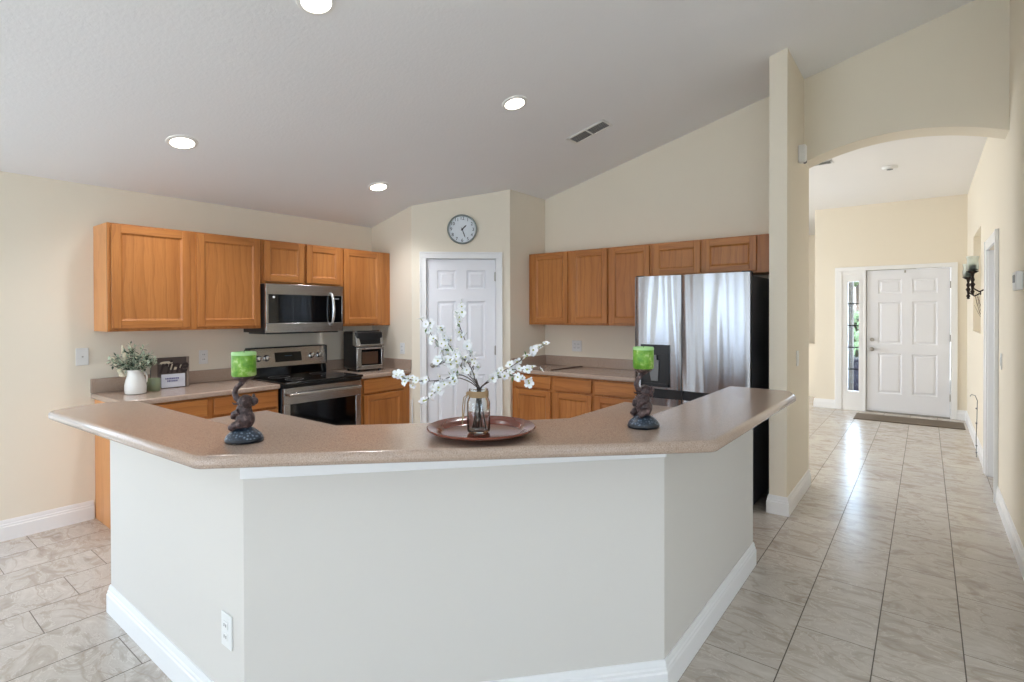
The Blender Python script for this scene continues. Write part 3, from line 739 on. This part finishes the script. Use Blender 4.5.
b = MB(); b.tube([(X1+.035, -hw+.03, .82), (X1+.042, 0, .823), (X1+.035, hw-.03, .82)], .013, 12); b.box(X1-.002, X1+.035, -hw+.035, -hw+.06, .81, .83); b.box(X1-.002, X1+.035, hw-.06, hw-.035, .81, .83)
b.build('oven_handle', 'steel', odr, smooth=50)
MB().box(X0, X1-.005, -hw+.005, hw-.005, .05, .21).build('storage_drawer', 'steel', rg, bevel=.003)
MB().box(.6, .64, -hw+.003, hw-.003, .879, .905).build('vent_trim', 'black_plastic', rg)

# ---------------------------------------------------------------- microwave
mw = thing('microwave', 'stainless over the range microwave with curved vertical handle', 'microwave', (XL+.002, 2.636, 1.322))
MB().box(0, .375, -.374, .374, .0, .418).build('housing', 'black_plastic', mw, bevel=.003)
b = MB().mat('steel'); b.box(.375, .40, -.374, .374, .328, .418); b.box(.375, .40, -.374, .374, 0, .082); b.box(.375, .40, -.374, -.352, .082, .328); b.box(.375, .40, .360, .374, .082, .328)
fdr = b.build('door', None, mw, bevel=.003)
MB().box(.377, .396, -.353, .262, .08, .33).build('window', 'black_glass', fdr)
MB().box(.377, .397, .264, .361, .08, .33).build('control_strip', 'black_glass', mw)
MB().box(.39, .3965, -.13, -.129, .085, .325).build('window_seam', 'slot', fdr)
b = MB(); pts = [(.398, .243, .06), (.42, .243, .072), (.437, .245, .14), (.441, .246, .205), (.437, .245, .27), (.42, .243, .338), (.398, .243, .35)]
b.tube(pts, [.013, .013, .013, .013, .013, .013, .013], 12); b.build('door_handle', 'chrome', fdr, smooth=60)
MB().cylx((.396, -.305, .305), .010, .003, 'x').build('white_dot', 'white_plastic', fdr)  # small white dot on the door front
MB().box(.05, .35, -.35, .35, -.012, 0).build('bottom_vent', 'black_plastic', mw)
MB().box(.397, .398, .28, .33, .295, .308).build('keypad_mark', 'grey', mw)

# ---------------------------------------------------------------- air fryer oven
af = thing('air_fryer', 'black and silver air fryer oven on the counter right of the range', 'air fryer', (-4.50, 3.335, CT+.002), math.radians(-9)); af.scale = (1, 1.02, 1.2)
# local +x = front
b = MB(); b.box(-.15, .13, -.145, .145, .012, .325); b.build('housing', 'black_plastic', af, bevel=.018, seg=4)
for x in (-.12, .12):
    for y in (-.11, .11): MB().cylx((x, y, -.001), .014, .016).build('foot', 'black_plastic', af)
b = MB().mat('steel'); X0, X1 = .125, .152
b.box(X0, X1, -.146, -.095, .02, .19); b.box(X0, X1, .115, .146, .02, .19); b.box(X0, X1, -.146, .146, .015, .05); b.box(X0, X1, -.146, .146, .178, .198)
dr_ = b.build('door', None, af, bevel=.006)
MB().box(X0, X1-.004, -.10, .12, .045, .182).build('window', 'black_glass', dr_)
MB().box(X1-.003, X1+.001, -.09, .075, .06, .160).build('lit_interior', 'amber', dr_)
b = MB().mat('steel')
for s_ in (-1, 1):
    y0, y1 = (-.146, -.100) if s_ < 0 else (.108, .146); yy0, yy1 = (-.146, -.118) if s_ < 0 else (.118, .146)
    b.hexa([(.06, y0, .21), (.158, y0, .21), (.158, y1, .21), (.06, y1, .21), (.06, yy0, .335), (.10, yy0, .335), (.10, yy1, .335), (.06, yy1, .335)])
b.box(.10, .155, -.146, .146, .203, .222); b.build('trim_frame', None, af, bevel=.005)
b = MB(); b.hexa([(.05, -.102, .222), (.145, -.102, .222), (.145, .11, .222), (.05, .11, .222), (.05, -.12, .333), (.095, -.12, .333), (.095, .12, .333), (.05, .12, .333)]); b.build('control_screen', 'black_glass', af, bevel=.003)
MB().tube([(.172, -.07, .188), (.178, .0, .188), (.172, .09, .188)], .006, 8).box(.15, .172, -.06, -.05, .183, .193).box(.15, .172, .07, .08, .183, .193).build('door_handle', 'chrome', dr_, smooth=60)

# ---------------------------------------------------------------- wall plates and small fittings
def plate(name, label, cat, c, n, w=.07, h=.115, kind='outlet', group=None):
    """c centre on wall, n = outward normal axis: '+x','-x','-y','+y'"""
    rz = {'-y': 0, '+x': PI/2, '+y': PI, '-x': -PI/2}[n]
    r = thing(name, label, cat, c, rz, group)
    MB().box(-w/2, w/2, -.007, -.0005, -h/2, h/2).build('cover_plate', 'white_plastic', r, bevel=.003)
    g = int(round(w/.07)) if w > .1 else 1
    for i in range(g):
        cx = (i-(g-1)/2)*.046
        if kind == 'outlet':
            for z in (-.02, .02):
                s_ = MB().box(cx-.016, cx+.016, -.0105, -.006, z-.013, z+.013).build('socket', 'white_plastic', r, bevel=.003)
                MB().box(cx-.008, cx-.005, -.0112, -.0100, z-.004, z+.006).box(cx+.005, cx+.008, -.0112, -.0100, z-.004, z+.006).build('slot', 'slot', s_)
        elif kind == 'switch':
            MB().box(cx-.016, cx+.016, -.012, -.006, -.033, .033).build('rocker', 'white_plastic', r, bevel=.003)
        elif kind == 'jack':
            MB().cylx((cx, -.016, 0), .005, .012, 'y', 10).build('socket', 'nickel', r)
    return r
plate('wall_jack', 'white wall plate with one small jack left of the vase', 'wall plate', (XL, 1.12, 1.18), '+x', .075, .125, 'jack')
plate('wall_outlet', 'white outlet on the left wall between vase and range', 'outlet', (XL, 1.93, 1.125), '+x')
plate('wall_outlet', 'white outlet on the pantry side wall right of the air fryer', 'outlet', (-4.27, YP, 1.125), '-y')
plate('wall_outlet', 'white double outlet under the right wall cabinets', 'outlet', (-2.975, YF, 1.13), '-y', .118, .118)
plate('wall_outlet', 'white outlet low on the left face of the half wall', 'outlet', (-1.94, .86, .368), '-y', .078, .12)
plate('light_switch', 'white light switch on the tall wall end beside the hall', 'switch', (XC, 4.66, 1.125), '+x', .07, .12, 'switch')
plate('light_switch', 'white light switch on the right hall wall below the thermostat', 'switch', (XR, 5.34, 1.117), '-x', .07, .12, 'switch')
th = thing('thermostat', 'pale grey thermostat on the right wall near the frame edge', 'thermostat', (XR, 4.30, 1.665), -PI/2)
MB().box(-.075, .075, -.036, -.0005, -.055, .055).build('housing', 'white_plastic', th, bevel=.008, seg=3)
MB().box(-.045, .045, -.038, -.034, -.01, .035).build('screen', 'grey', th)
sn = thing('motion_sensor', 'small white motion sensor high on the hall side of the tall wall end', 'sensor', (XC, 4.72, 2.725), PI/2)
MB().box(-.035, .035, -.055, -.0005, -.065, .075).build('housing', 'white_plastic', sn, bevel=.012, seg=3)
MB().ball((0, -.045, -.06), .014).build('lens', 'grey', sn)
cg = MB().box(-.007, .007, -.007, .007, 0, .58); cgo = cg.build('corner_guard', 'white_plastic', None, bevel=.002); cgo.location = (-4.118, 3.643, .03); cgo.rotation_euler = (0, 0, rzd)
tag(cgo, 'slim white strip on the wall corner left of the pantry door', 'strip')

# ceiling lights and vents, tilted with the ceiling
SL = math.atan(.2474)
def on_ceiling(x, y, d=0): return (x, y, cz(x)-d)
for (x, y), lab in (((-3.92, 1.463), 'round ceiling downlight at the left above the white vase'), ((-2.37, 3.085), 'round ceiling downlight nearest the ceiling vent'),
                    ((-3.911, 3.069), 'round ceiling downlight nearest the pantry clock'), ((-2.365, 1.483), 'round ceiling downlight cut by the top edge of the photo')):
    r = thing('recessed_light', lab, 'ceiling light', on_ceiling(x, y), 0, 'recessed ceiling downlights'); r.rotation_euler = (0, -SL, 0)
    MB().lathe([(.070, -.002), (.072, -.010), (.092, -.006), (.094, -.0005)], n=40, cap=False).build('trim_ring', 'white_plastic', r, smooth=40)
    MB().lathe([(.071, -.001), (.071, -.006)], n=40).build('lens', 'lamp', r)
    ld = bpy.data.lights.new('downlight_glow', 'SPOT'); ld.energy = 33; ld.color = (.97, .97, 1); ld.spot_size = 2.3; ld.spot_blend = .8; ld.shadow_soft_size = .07
    lo = bpy.data.objects.new('downlight_glow', ld); COL.objects.link(lo); lo.location = (x, y, cz(x)-.05)
def vent(label, loc, rot, w, l, n=6):
    r = thing('ceiling_vent', label, 'vent', loc); r.rotation_euler = rot
    MB().box(-w/2, w/2, -l/2, -l/2+.02, -.008, 0).box(-w/2, w/2, l/2-.02, l/2, -.008, 0).box(-w/2, -w/2+.02, -l/2, l/2, -.008, 0).box(w/2-.02, w/2, -l/2, l/2, -.008, 0).box(-.006, .006, -l/2, l/2, -.01, 0).build('frame', 'white_plastic', r, bevel=.002)
    MB().box(-w/2+.01, w/2-.01, -l/2+.01, l/2-.01, -.002, -.0005).build('backing', 'grey', r)
    for i in range(n):
        y = -l/2+.03+(l-.06)*i/(n-1)
        MB().hexa([(-w/2+.018, y-.010, -.009), (w/2-.018, y-.010, -.009), (w/2-.018, y-.008, -.009), (-w/2+.018, y-.008, -.009),
                   (-w/2+.018, y+.006, -.002), (w/2-.018, y+.006, -.002), (w/2-.018, y+.008, -.002), (-w/2+.018, y+.008, -.002)]).build('louver', 'white_plastic', r)
vent('rectangular white air vent in the sloped ceiling', on_ceiling(-2.28, 4.02, .001), (0, -SL, 0), .37, .17)
vent('small air vent in the flat hall ceiling just inside the arch', (-.93, 6.6, HALLZ-.001), (0, 0, .0), .28, .15, 5)
sdn = thing('smoke_detector', 'round flat detector on the hall ceiling', 'detector', (-.32, 7.25, HALLZ))
MB().lathe([(.075, -.0005), (.075, -.012), (.062, -.028), (.0, -.03)], n=32).build('housing', 'white_plastic', sdn, smooth=40)
MB().lathe([(.03, -.0295), (.03, -.033), (.0, -.034)], n=20).build('grille', 'grey', sdn)

def font_obj(name, cu):
    t = bpy.data.objects.new('tmp', cu); me = bpy.data.meshes.new_from_object(t); bpy.data.objects.remove(t); bpy.data.curves.remove(cu)
    me.name = name; o = bpy.data.objects.new(name, me); COL.objects.link(o); return o
# ---------------------------------------------------------------- wall clock
ck = thing('wall_clock', 'round white wall clock with dark numerals above the pantry door', 'clock', dp(ds(-3.751), .001, 2.343), rzd)
Mr = Matrix.Rotation(PI/2, 4, 'X')
CR = .152
MB().lathe([(CR-.004, 0), (CR, .006), (CR, .024), (CR-.007, .03), (CR-.016, .026), (CR-.018, .014)], n=56, cap=False, M4=Mr).build('rim', 'rimgrey', ck, smooth=50)
MB().lathe([(CR-.006, .001), (CR-.006, .012)], n=56, M4=Mr).build('dial', 'face', ck)
for h in range(1, 13):
    a = PI/2-h*PI/6; cu = bpy.data.curves.new('numeral', 'FONT'); cu.body = str(h); cu.size = .046; cu.align_x = 'CENTER'; cu.align_y = 'CENTER'; cu.extrude = .0004
    cu.materials.append(M['black']); o = font_obj('numeral', cu); o.parent = ck
    o.location = (math.cos(a)*.112, -.0132, math.sin(a)*.112); o.rotation_euler = (PI/2, 0, 0)
def hand(ang, l, w, name, y):
    b = MB(); d = Vector((math.cos(ang), 0, math.sin(ang))); n = Vector((-d.z, 0, d.x)); A0 = -d*.018; B0 = d*l
    pts = [A0-n*w*.5, A0+n*w*.5, B0*.75+n*w, B0, B0*.75-n*w]
    b.loft([[p+Vector((0, -y, 0)) for p in pts], [p+Vector((0, -y-.0015, 0)) for p in pts]]); b.build(name, 'black', ck)
hand(math.radians(46), .062, .006, 'hour_hand', .015); hand(math.radians(-70), .092, .0045, 'minute_hand', .017)
MB().cylx((0, -.021, 0), .009, .008, 'y', 16).build('hub', 'black', ck)

# ---------------------------------------------------------------- counter decor on the left
vs = thing('vase', 'white ceramic pitcher vase of greenery on the left counter', 'vase', (-4.475, 1.355, CT))
MB().lathe([(.052, 0), (.064, .004), (.067, .03), (.067, .06), (.060, .10), (.050, .13), (.047, .150), (.050, .166), (.052, .172), (.048, .172), (.044, .150), (.045, .12), (.0, .02)], n=40, cap=False).build('body', 'ceramic', vs, smooth=60)
MB().tube([(.015, .044, .155), (.015, .058, .148), (.015, .066, .12), (.015, .064, .085), (.015, .058, .07)], .006, 8).build('handle', 'ceramic', vs, smooth=60)
def sprig_bouquet():
    b = MB(); rn = random.Random(3)
    r = thing('greenery', 'sage and cream faux greenery standing in the white pitcher', 'greenery', (-4.475, 1.347, CT+.12))
    st = MB(); lf = MB(); dk = MB(); pl = MB()
    cam_r = Vector((.789, .614, 0))
    for i in range(40):
        side = rn.uniform(-1, 1); dep = rn.uniform(-.7, .7)
        l = rn.uniform(.14, .245)*(1-.18*abs(side))
        tip = cam_r*side*.155+Vector((-.614, .789, 0))*dep*.09+Vector((0, 0, l*(1-.28*abs(side))))
        tip.x = max(tip.x, -.26)
        pts = [Vector((0, 0, 0)), tip*.35+Vector((0, 0, .02)), tip*.7+Vector((0, 0, .015)), tip]
        st.tube(pts, [.0022, .0018, .0014, .0008], 5)
        for k in range(18):
            t = .2+.8*k/17; j = min(2, int(t*3)); p = pts[j].lerp(pts[j+1], t*3-j)
            d = Vector((rn.gauss(0, 1), rn.gauss(0, 1), rn.gauss(0, .8))).normalized()
            sz = rn.uniform(.012, .020); n = d.cross(Vector((0, 0, 1))).normalized()*sz*.5
            tgt = dk if rn.random() < .3 else lf
            q = [p, p+d*sz+n, p+d*sz*2, p+d*sz-n]; up = Vector((0, 0, .0012))
            tgt.loft([[a for a in q], [a+up for a in q]])
    for a, c, h in ((-.085, 0, .23), (-.03, .02, .245), (-.12, 0, .05), (-.14, .01, .10), (-.15, .01, .15), (.02, -.02, .15), (-.11, .01, .02), (.07, -.02, .16)):
        base = cam_r*a*.4; tp = cam_r*a+Vector((0, 0, h))
        pts = [base.lerp(tp, t) for t in (.3, .5, .7, .85, 1)]; pl.tube(pts, [.003, .012, .016, .012, .002], 8)
    st.build('stem', 'twig', r); o = lf.build('leaf', 'sage', r); o['kind'] = 'stuff'; o = dk.build('dark_leaf', 'darkleaf', r); o['kind'] = 'stuff'; pl.build('plume', 'plume', r, smooth=60)
sprig_bouquet()
gc = thing('candle_jar', 'small sage green glazed jar between vase and wooden sign', 'jar', (-4.535, 1.488, CT))
MB().lathe([(.040, 0), (.044, .004), (.045, .05), (.043, .09), (.041, .093), (.037, .088), (.037, .03), (0, .03)], n=36, cap=False).build('body', 'sageglass', gc, smooth=60)
MB().lathe([(.037, .03), (.037, .065), (0, .066)], n=24).build('wax_fill', 'candlewax', gc)
# box sign
sg = thing('wooden_sign', 'small dark wooden word sign with pale plaque leaning on the backsplash', 'sign', (-4.60, 1.625, CT), PI/2-.06); sg.scale = (.86, 1, 1)
MB().box(-.15, .145, .0, .035, 0, .235).build('board', 'signwood', sg, bevel=.002)
MB().box(-.152, -.105, -.004, .0, 0, .237).build('side_slat', 'signgrey', sg); MB().box(.125, .147, -.004, 0, 0, .237).build('side_slat', 'signgrey', sg)
MB().ball((-.035, -.002, .195), .03, 1.7, .1, .42).ball((.0, -.002, .17), .02, 1.0, .1, 1.1).ball((.02, -.002, .15), .024, 1.5, .1, .5).ball((.085, -.002, .16), .016, 1.1, .1, 1.0).build('cream_patch', 'cream', sg, smooth=60)
MB().box(-.075, .112, -.008, .0, .006, .108).build('plaque', 'plaque', sg, bevel=.001)
def text(body, size, loc, parent, mat, name='lettering', ext=.0008, shear=0, sx=1, rot=(PI/2, 0, 0)):
    cu = bpy.data.curves.new(name, 'FONT'); cu.body = body; cu.size = size; cu.align_x = 'CENTER'; cu.align_y = 'CENTER'; cu.extrude = ext; cu.shear = shear; cu.offset = size*.02
    cu.materials.append(M[mat]); o = font_obj(name, cu); o.parent = parent; o.location = loc; o.rotation_euler = rot; o.scale = (sx, 1, 1); return o
text('rine', .15, (.015, -.0085, .165), sg, 'letter', shear=.35, sx=.95)
b = MB(); rn = random.Random(5)
for z, x0, x1 in ((.074, -.045, .055), (.055, -.03, .05)):
    x = x0
    while x < x1:
        w = rn.uniform(.004, .010); b.box(x, x+w, -.0095, -.0075, z-.006, z+.006); x += w+.004
b.build('small_print', 'ink', sg)
# thin dark strip on the right counter
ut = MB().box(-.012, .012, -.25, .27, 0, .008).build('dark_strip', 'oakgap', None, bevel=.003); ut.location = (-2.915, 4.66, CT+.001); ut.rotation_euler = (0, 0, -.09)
tag(ut, 'thin dark strip on the counter below the right wall cabinets', 'stick')

# ---------------------------------------------------------------- candle holders
def candle_holder(loc, rz, label, label_c, mirror=1, sc=1):
    r = thing('candle_holder', label, 'candle holder', loc, rz, 'elephant candle holders')
    MB().lathe([(.058, 0), (.063, .004), (.064, .010), (.061, .016)], n=40, sy=.85).build('plinth', 'navy', r, smooth=50)
    MB().lathe([(.062, .015), (.056, .026), (.042, .038), (.028, .048), (.0, .051)], n=40, sy=.85).build('beaded_mound', 'beads', r, smooth=50)
    b = MB(); m = mirror
    # seated elephant with its trunk raised
    b.ball((0.004*m, 0, .078), .034, .95, .9, 1.05); b.ball((.0, .0, .108), .027, 1, .9, 1.1)
    b.ball((.008*m, -.004, .140), .024, 1.05, .95, .95)                                    # head
    for s_ in (-1, 1):
        b.ball((.022*m, s_*.024, .140), .020, .35, 1., 1.15, rot=Matrix.Rotation(s_*.5, 3, 'Z'))      # ears
        b.tube([(-.006*m, s_*.020, .108), (-.026*m, s_*.018, .098), (-.032*m, s_*.012, .082)], [.0125, .011, .009], 10)   # fore legs
        b.tube([(.004*m, s_*.024, .066), (-.022*m, s_*.026, .060), (-.036*m, s_*.024, .048)], [.017, .014, .012], 10)    # hind legs
    b.ball((.036*m, 0, .140), .014, 1, .8, 1)
    b.tube([(-.008*m, 0, .142), (-.026*m, 0, .150), (-.033*m, 0, .168), (-.026*m, 0, .186), (-.010*m, 0, .200), (-.002*m, 0, .214)], [.012, .011, .0095, .009, .009, .011], 12)
    for s_ in (-1, 1): b.tube([(-.010*m, s_*.012, .134), (-.028*m, s_*.014, .131), (-.036*m, s_*.012, .138)], [.0042, .0035, .0015], 8)
    o = b.build('elephant_figure', 'resin', r)
    rm = o.modifiers.new('remesh', 'REMESH'); rm.mode = 'VOXEL'; rm.voxel_size = .0022; rm.use_smooth_shade = True
    sm = o.modifiers.new('smooth', 'SMOOTH'); sm.iterations = 4; sm.factor = .5
    MB().lathe([(.011, .206), (.018, .212), (.030, .218), (.034, .224), (.034, .227), (.0, .227)], n=32).build('candle_cup', 'resin', r, smooth=50)
    c = thing('pillar_candle', label_c, 'candle', (loc[0], loc[1], loc[2]+.2275), rz, 'green pillar candles')
    MB().lathe([(.037, 0), (.0392, .003), (.0392, .077), (.037, .081), (.032, .078), (0, .074)], n=40).build('wax_body', 'wax', c, smooth=50)
    MB().lathe([(.0394, .072), (.0400, .078), (.038, .083), (.034, .083), (.033, .076)], n=40, cap=False).build('rim', 'waxrim', c, smooth=60)
    MB().tube([(0, 0, .074), (.001, 0, .084), (.003, 0, .090)], .0012, 6).build('wick', 'black', c)
    return r
candle_holder((-1.865, .885, BT), YAW, 'elephant candle holder on the left end of the bar', 'green pillar candle on the left holder, in front of the range')
candle_holder((-.862, 1.935, BT), YAW+.35, 'elephant candle holder on the right of the bar before the fridge', 'green pillar candle on the right holder, in front of the dispenser', sc=1)

# ---------------------------------------------------------------- tray, jar, blossom branches
TC = (-1.284, 1.468)
tr = MB().lathe([(.0, 0), (.125, 0), (.150, .006), (.175, .014), (.197, .024), (.1985, .0285), (.195, .031), (.172, .025), (.155, .0185), (.148, .010), (.140, .0075), (0, .0075)], n=72, cap=False)
o = tr.build('tray', 'traywood', None, smooth=35); o.location = (TC[0], TC[1], BT); tag(o, 'round reddish brown tray under the blossom jar', 'tray')
JC = (-1.290, 1.459); JZ = BT+.0085
jr = thing('glass_jar', 'clear glass jar with twine neck holding white blossom branches', 'jar', (JC[0], JC[1], JZ))
MB().lathe([(0, 0), (.034, 0), (.0405, .004), (.042, .012), (.042, .108), (.038, .122), (.033, .130), (.033, .152), (.035, .154), (.035, .158), (.0315, .158), (.0305, .130), (.036, .120), (.0395, .108), (.0395, .012), (.036, .007), (0, .007)], n=44, cap=False).build('glass_body', 'glass', jr, smooth=60)
b = MB()
for k in range(5): b.lathe([(.0345+.0025*math.cos(t), .131+k*.0045+.0025*math.sin(t)) for t in [i*PI/4 for i in range(9)]], n=28, cap=False)
b.tube([(-.030, -.020, .140), (-.046, -.030, .125), (-.050, -.032, .09), (-.048, -.034, .06), (-.050, -.033, .03)], .0022, 6); b.tube([(-.030, -.020, .140), (-.040, -.028, .12), (-.041, -.032, .085), (-.045, -.033, .05)], .0022, 6)
b.ball((-.033, -.022, .140), .007, seg=8)
b.build('twine', 'twine', jr, smooth=60)

RV = Vector((math.cos(YAW), math.sin(YAW), 0)); FV = Vector((-math.sin(YAW), math.cos(YAW), 0))
JD = (Vector((JC[0], JC[1], 0))).dot(FV)
def wp(px, py, dd=0.):      # a place in the bouquet, measured off the photo once, as metres right of and above the jar foot
    D = JD+dd; u = (px-512)/FPX*D; z = H-(py-HZ)/FPX*D - PITCH*D
    return RV*u+FV*D+Vector((0, 0, z))
def petal_mesh():
    b = MB(); rn = random.Random(2)
    b.mat('petal')
    for k in range(5):
        a = 2*PI*k/5; d = Vector((math.cos(a), math.sin(a), 0)); n = Vector((-d.y, d.x, 0))
        rows = []
        for t, w, z in ((.1, .12, 0), (.4, .34, .10), (.75, .42, .22), (1., .22, .26)):
            rows.append([(d*t+n*w*s_+Vector((0, 0, z+abs(s_)*.06)))*.0135 for s_ in (-1, 0, 1)])
        V = [[b.bm.verts.new(p) for p in r] for r in rows]
        for A_, B_ in zip(V, V[1:]):
            for i in range(2): b._f([A_[i], A_[i+1], B_[i+1], B_[i]])
    b.mat('stamen'); b.ball((0, 0, .0015), .0028, seg=6)
    me = bpy.data.meshes.new('blossom'); b.bm.to_mesh(me); b.bm.free()
    for k in b.mats: me.materials.append(M[k])
    for p in me.polygons: p.use_smooth = True
    return me
PET = petal_mesh()
def branch(label, pix, flowers, rseed, spread=.018, leaves=6, extra=()):
    """pix: list of (px,py,depth) from the jar outward"""
    rn = random.Random(rseed)
    foot = Vector((JC[0], JC[1], JZ+.010))+RV*rn.uniform(-.030, .030)+FV*rn.uniform(-.016, .016)
    neck = Vector((JC[0], JC[1], JZ+.142))+RV*rn.uniform(-.012, .012)+FV*rn.uniform(-.012, .012)
    P = [foot, neck]+[wp(*q) for q in pix]
    root = thing('blossom_branch', label, 'branch', foot, 0, 'white blossom branches in the jar')
    # smooth the path
    S_ = []
    for i in range(len(P)-1):
        p0 = P[max(i-1, 0)]; p1 = P[i]; p2 = P[i+1]; p3 = P[min(i+2, len(P)-1)]
        for t in (0, .25, .5, .75):
            if i == 0: S_.append(p1.lerp(p2, t)); continue
            S_.append(.5*((2*p1)+(p2-p0)*t+(2*p0-5*p1+4*p2-p3)*t*t+(3*p1-p0-3*p2+p3)*t**3))
    S_.append(P[-1])
    n = len(S_); rad = [.0022-.0014*i/n for i in range(n)]
    b = MB(); b.tube([p-foot for p in S_], rad, 6)
    spots = []
    for k in range(flowers):
        t = 1-(k/max(1, flowers-1))**1.0*.72
        i = 8+int((n-9)*max(0, (t-.2)/.8)); i = min(i, n-1); p = S_[i]
        off = Vector((rn.gauss(0, 1), rn.gauss(0, 1), rn.gauss(0, 1))).normalized()*spread*rn.uniform(.5, 1.5)
        if k == 0: off = Vector((0, 0, 0))
        c = p+off; spots.append(c)
        if k: b.tube([p-foot, (p.lerp(c, .5)-foot)+Vector((0, 0, .002)), c-foot], [.0011, .0009, .0006], 5)
    b.build('stem', 'twig', root, smooth=60)
    for c in spots:
        o = bpy.data.objects.new('blossom', PET); COL.objects.link(o); o.parent = root; o.location = c-foot
        face = (Vector((0, 0, H))-c).normalized(); dirv = (Vector((rn.gauss(0, .7), rn.gauss(0, .7), rn.gauss(0, .7)))+face*.8+(c-(neck)).normalized()*.5).normalized()
        o.rotation_euler = dirv.to_track_quat('Z', 'Y').to_euler(); s_ = rn.uniform(.95, 1.45); o.scale = (s_, s_, s_)
    lb = MB()
    for k in range(leaves):
        p = S_[9+rn.randrange(max(1, n-10))]-foot; d = Vector((rn.gauss(0, 1), rn.gauss(0, 1), rn.gauss(0, 1)+.3)).normalized(); w = d.cross(Vector((0, 0, 1))).normalized()*.0042; l = rn.uniform(.016, .028)
        q = [p, p+d*l*.5+w, p+d*l, p+d*l*.5-w]; lb.loft([[a for a in q], [a+Vector((0, 0, .0006)) for a in q]])
    if leaves: lb.build('leaf', 'leaf', root)
branch('longest upper left blossom branch in the jar', [(463, 369, .0), (448, 352, .0), (434, 338, .01), (421, 319, .0)], 24, 11, .017, 9)
branch('tallest upright blossom branch in the jar', [(474, 372, .02), (468, 348, .03), (460, 327, .02), (458, 314, .01), (461, 303, .0)], 20, 12, .015, 9)
branch('lowest left blossom branch, reaching far over the tray', [(462, 375, -.03), (440, 380, -.04), (420, 381, -.05), (408, 379, -.05), (396, 376, -.05)], 24, 13, .016, 5)
branch('drooping short left blossom branch', [(460, 378, -.05), (445, 384, -.07), (434, 393, -.08), (426, 400, -.08)], 14, 14, .014, 4)
branch('right blossom branch rising to the far right tip', [(490, 379, .02), (505, 370, .03), (520, 361, .04), (532, 352, .05), (546, 344, .05)], 12, 15, .010, 5)
branch('right blossom branch with its tip below the other right one', [(488, 382, -.02), (502, 377, -.02), (516, 376, -.02), (529, 383, -.02)], 14, 16, .012, 4)
branch('inner left blossom branch crossing before the pantry door', [(468, 371, .03), (456, 356, .05), (446, 340, .06), (442, 328, .06)], 20, 17, .016, 6)
branch('dense middle blossom cluster branch above the jar', [(474, 376, -.02), (468, 363, -.03), (458, 356, -.04), (447, 361, -.05), (436, 366, -.05)], 26, 18, .020, 6)
branch('short blossom branch between the right branches', [(492, 380, .0), (506, 372, .0), (520, 369, .0), (541, 370, .0)], 9, 19, .010, 4)

# ---------------------------------------------------------------- hall things
mt = MB().box(-.80, .40, -.25, .25, 0, .012).build('door_mat', 'mat', None, bevel=.005); mt.location = (0, YD-.52, 0)
mt.location = (0, 9.04, .0005); tag(mt, 'long brown mat before the front door', 'mat')
def sconce(y, zt, label):
    r = thing('candle_sconce', label, 'sconce', (XR, y, zt-.34), 0, 'candle sconces on the right hall wall')
    MB().lathe([(.006, -.22), (.014, -.215), (.010, -.205), (.018, -.19), (.009, -.17), (.013, -.14), (.022, -.12), (.010, -.10), (.018, -.075), (.010, -.05), (.016, -.02), (.045, .0), (.048, .006), (.0, .008)], (-.10, 0, .22), n=20).build('turned_stem', 'dark_iron', r, smooth=60)
    MB().tube([(0, 0, .06), (-.05, 0, .03), (-.09, 0, .06), (-.10, 0, .09)], .007, 8).ball((-.004, 0, .06), .022, .3, 1, 1).build('bracket', 'dark_iron', r, smooth=60)
    MB().lathe([(.030, 0), (.044, .01), (.046, .05), (.040, .10), (.048, .135), (.0465, .135), (.0385, .10), (.0445, .05), (.042, .012), (.0, .004)], (-.10, 0, .228), n=28, cap=False).build('glass_cup', 'frost', r, smooth=60)
    MB().lathe([(.028, 0), (.028, .05), (0, .052)], (-.10, 0, .234), n=20).build('votive', 'candlewax', r)
sconce(6.62, 1.985, 'near candle sconce with glass cup on the right hall wall')
sconce(7.25, 1.96, 'far candle sconce with glass cup, closer to the front door')
tw = MB(); rn = random.Random(4)
for k in range(7):
    a = rn.uniform(-.9, .9); p = Vector((0, 0, 0)); pts = [p]
    for i in range(5): p = p+Vector((-.03*rn.uniform(.2, 1), .10*math.cos(a+i*.2), .07*math.sin(1.2+a)+.01*i)); pts.append(p)
    tw.tube(pts, [.004, .003, .003, .002, .002, .001], 5)
o = tw.build('dried_twigs', 'oakgap', None); o.location = (XR-.004+.09, 7.5, 1.262); tag(o, 'thin dried twigs in the niche below the sconces', 'twigs')
hk = MB(); hk.tube([(-.02, 0, 0), (-.022, 0, .2), (-.016, 0, .42), (-.014, 0, .58), (-.03, 0, .63), (-.06, 0, .64), (-.07, 0, .62)], .0035, 8)
for z in (.05, .12, .35, .5): hk.ball((-.02, 0, z), .009, seg=8)
o = hk.build('metal_hook_rod', 'grey', None, smooth=60); o.location = (XR-.015, 7.2, .0); tag(o, 'thin grey hooked rod against the right hall wall', 'rod')
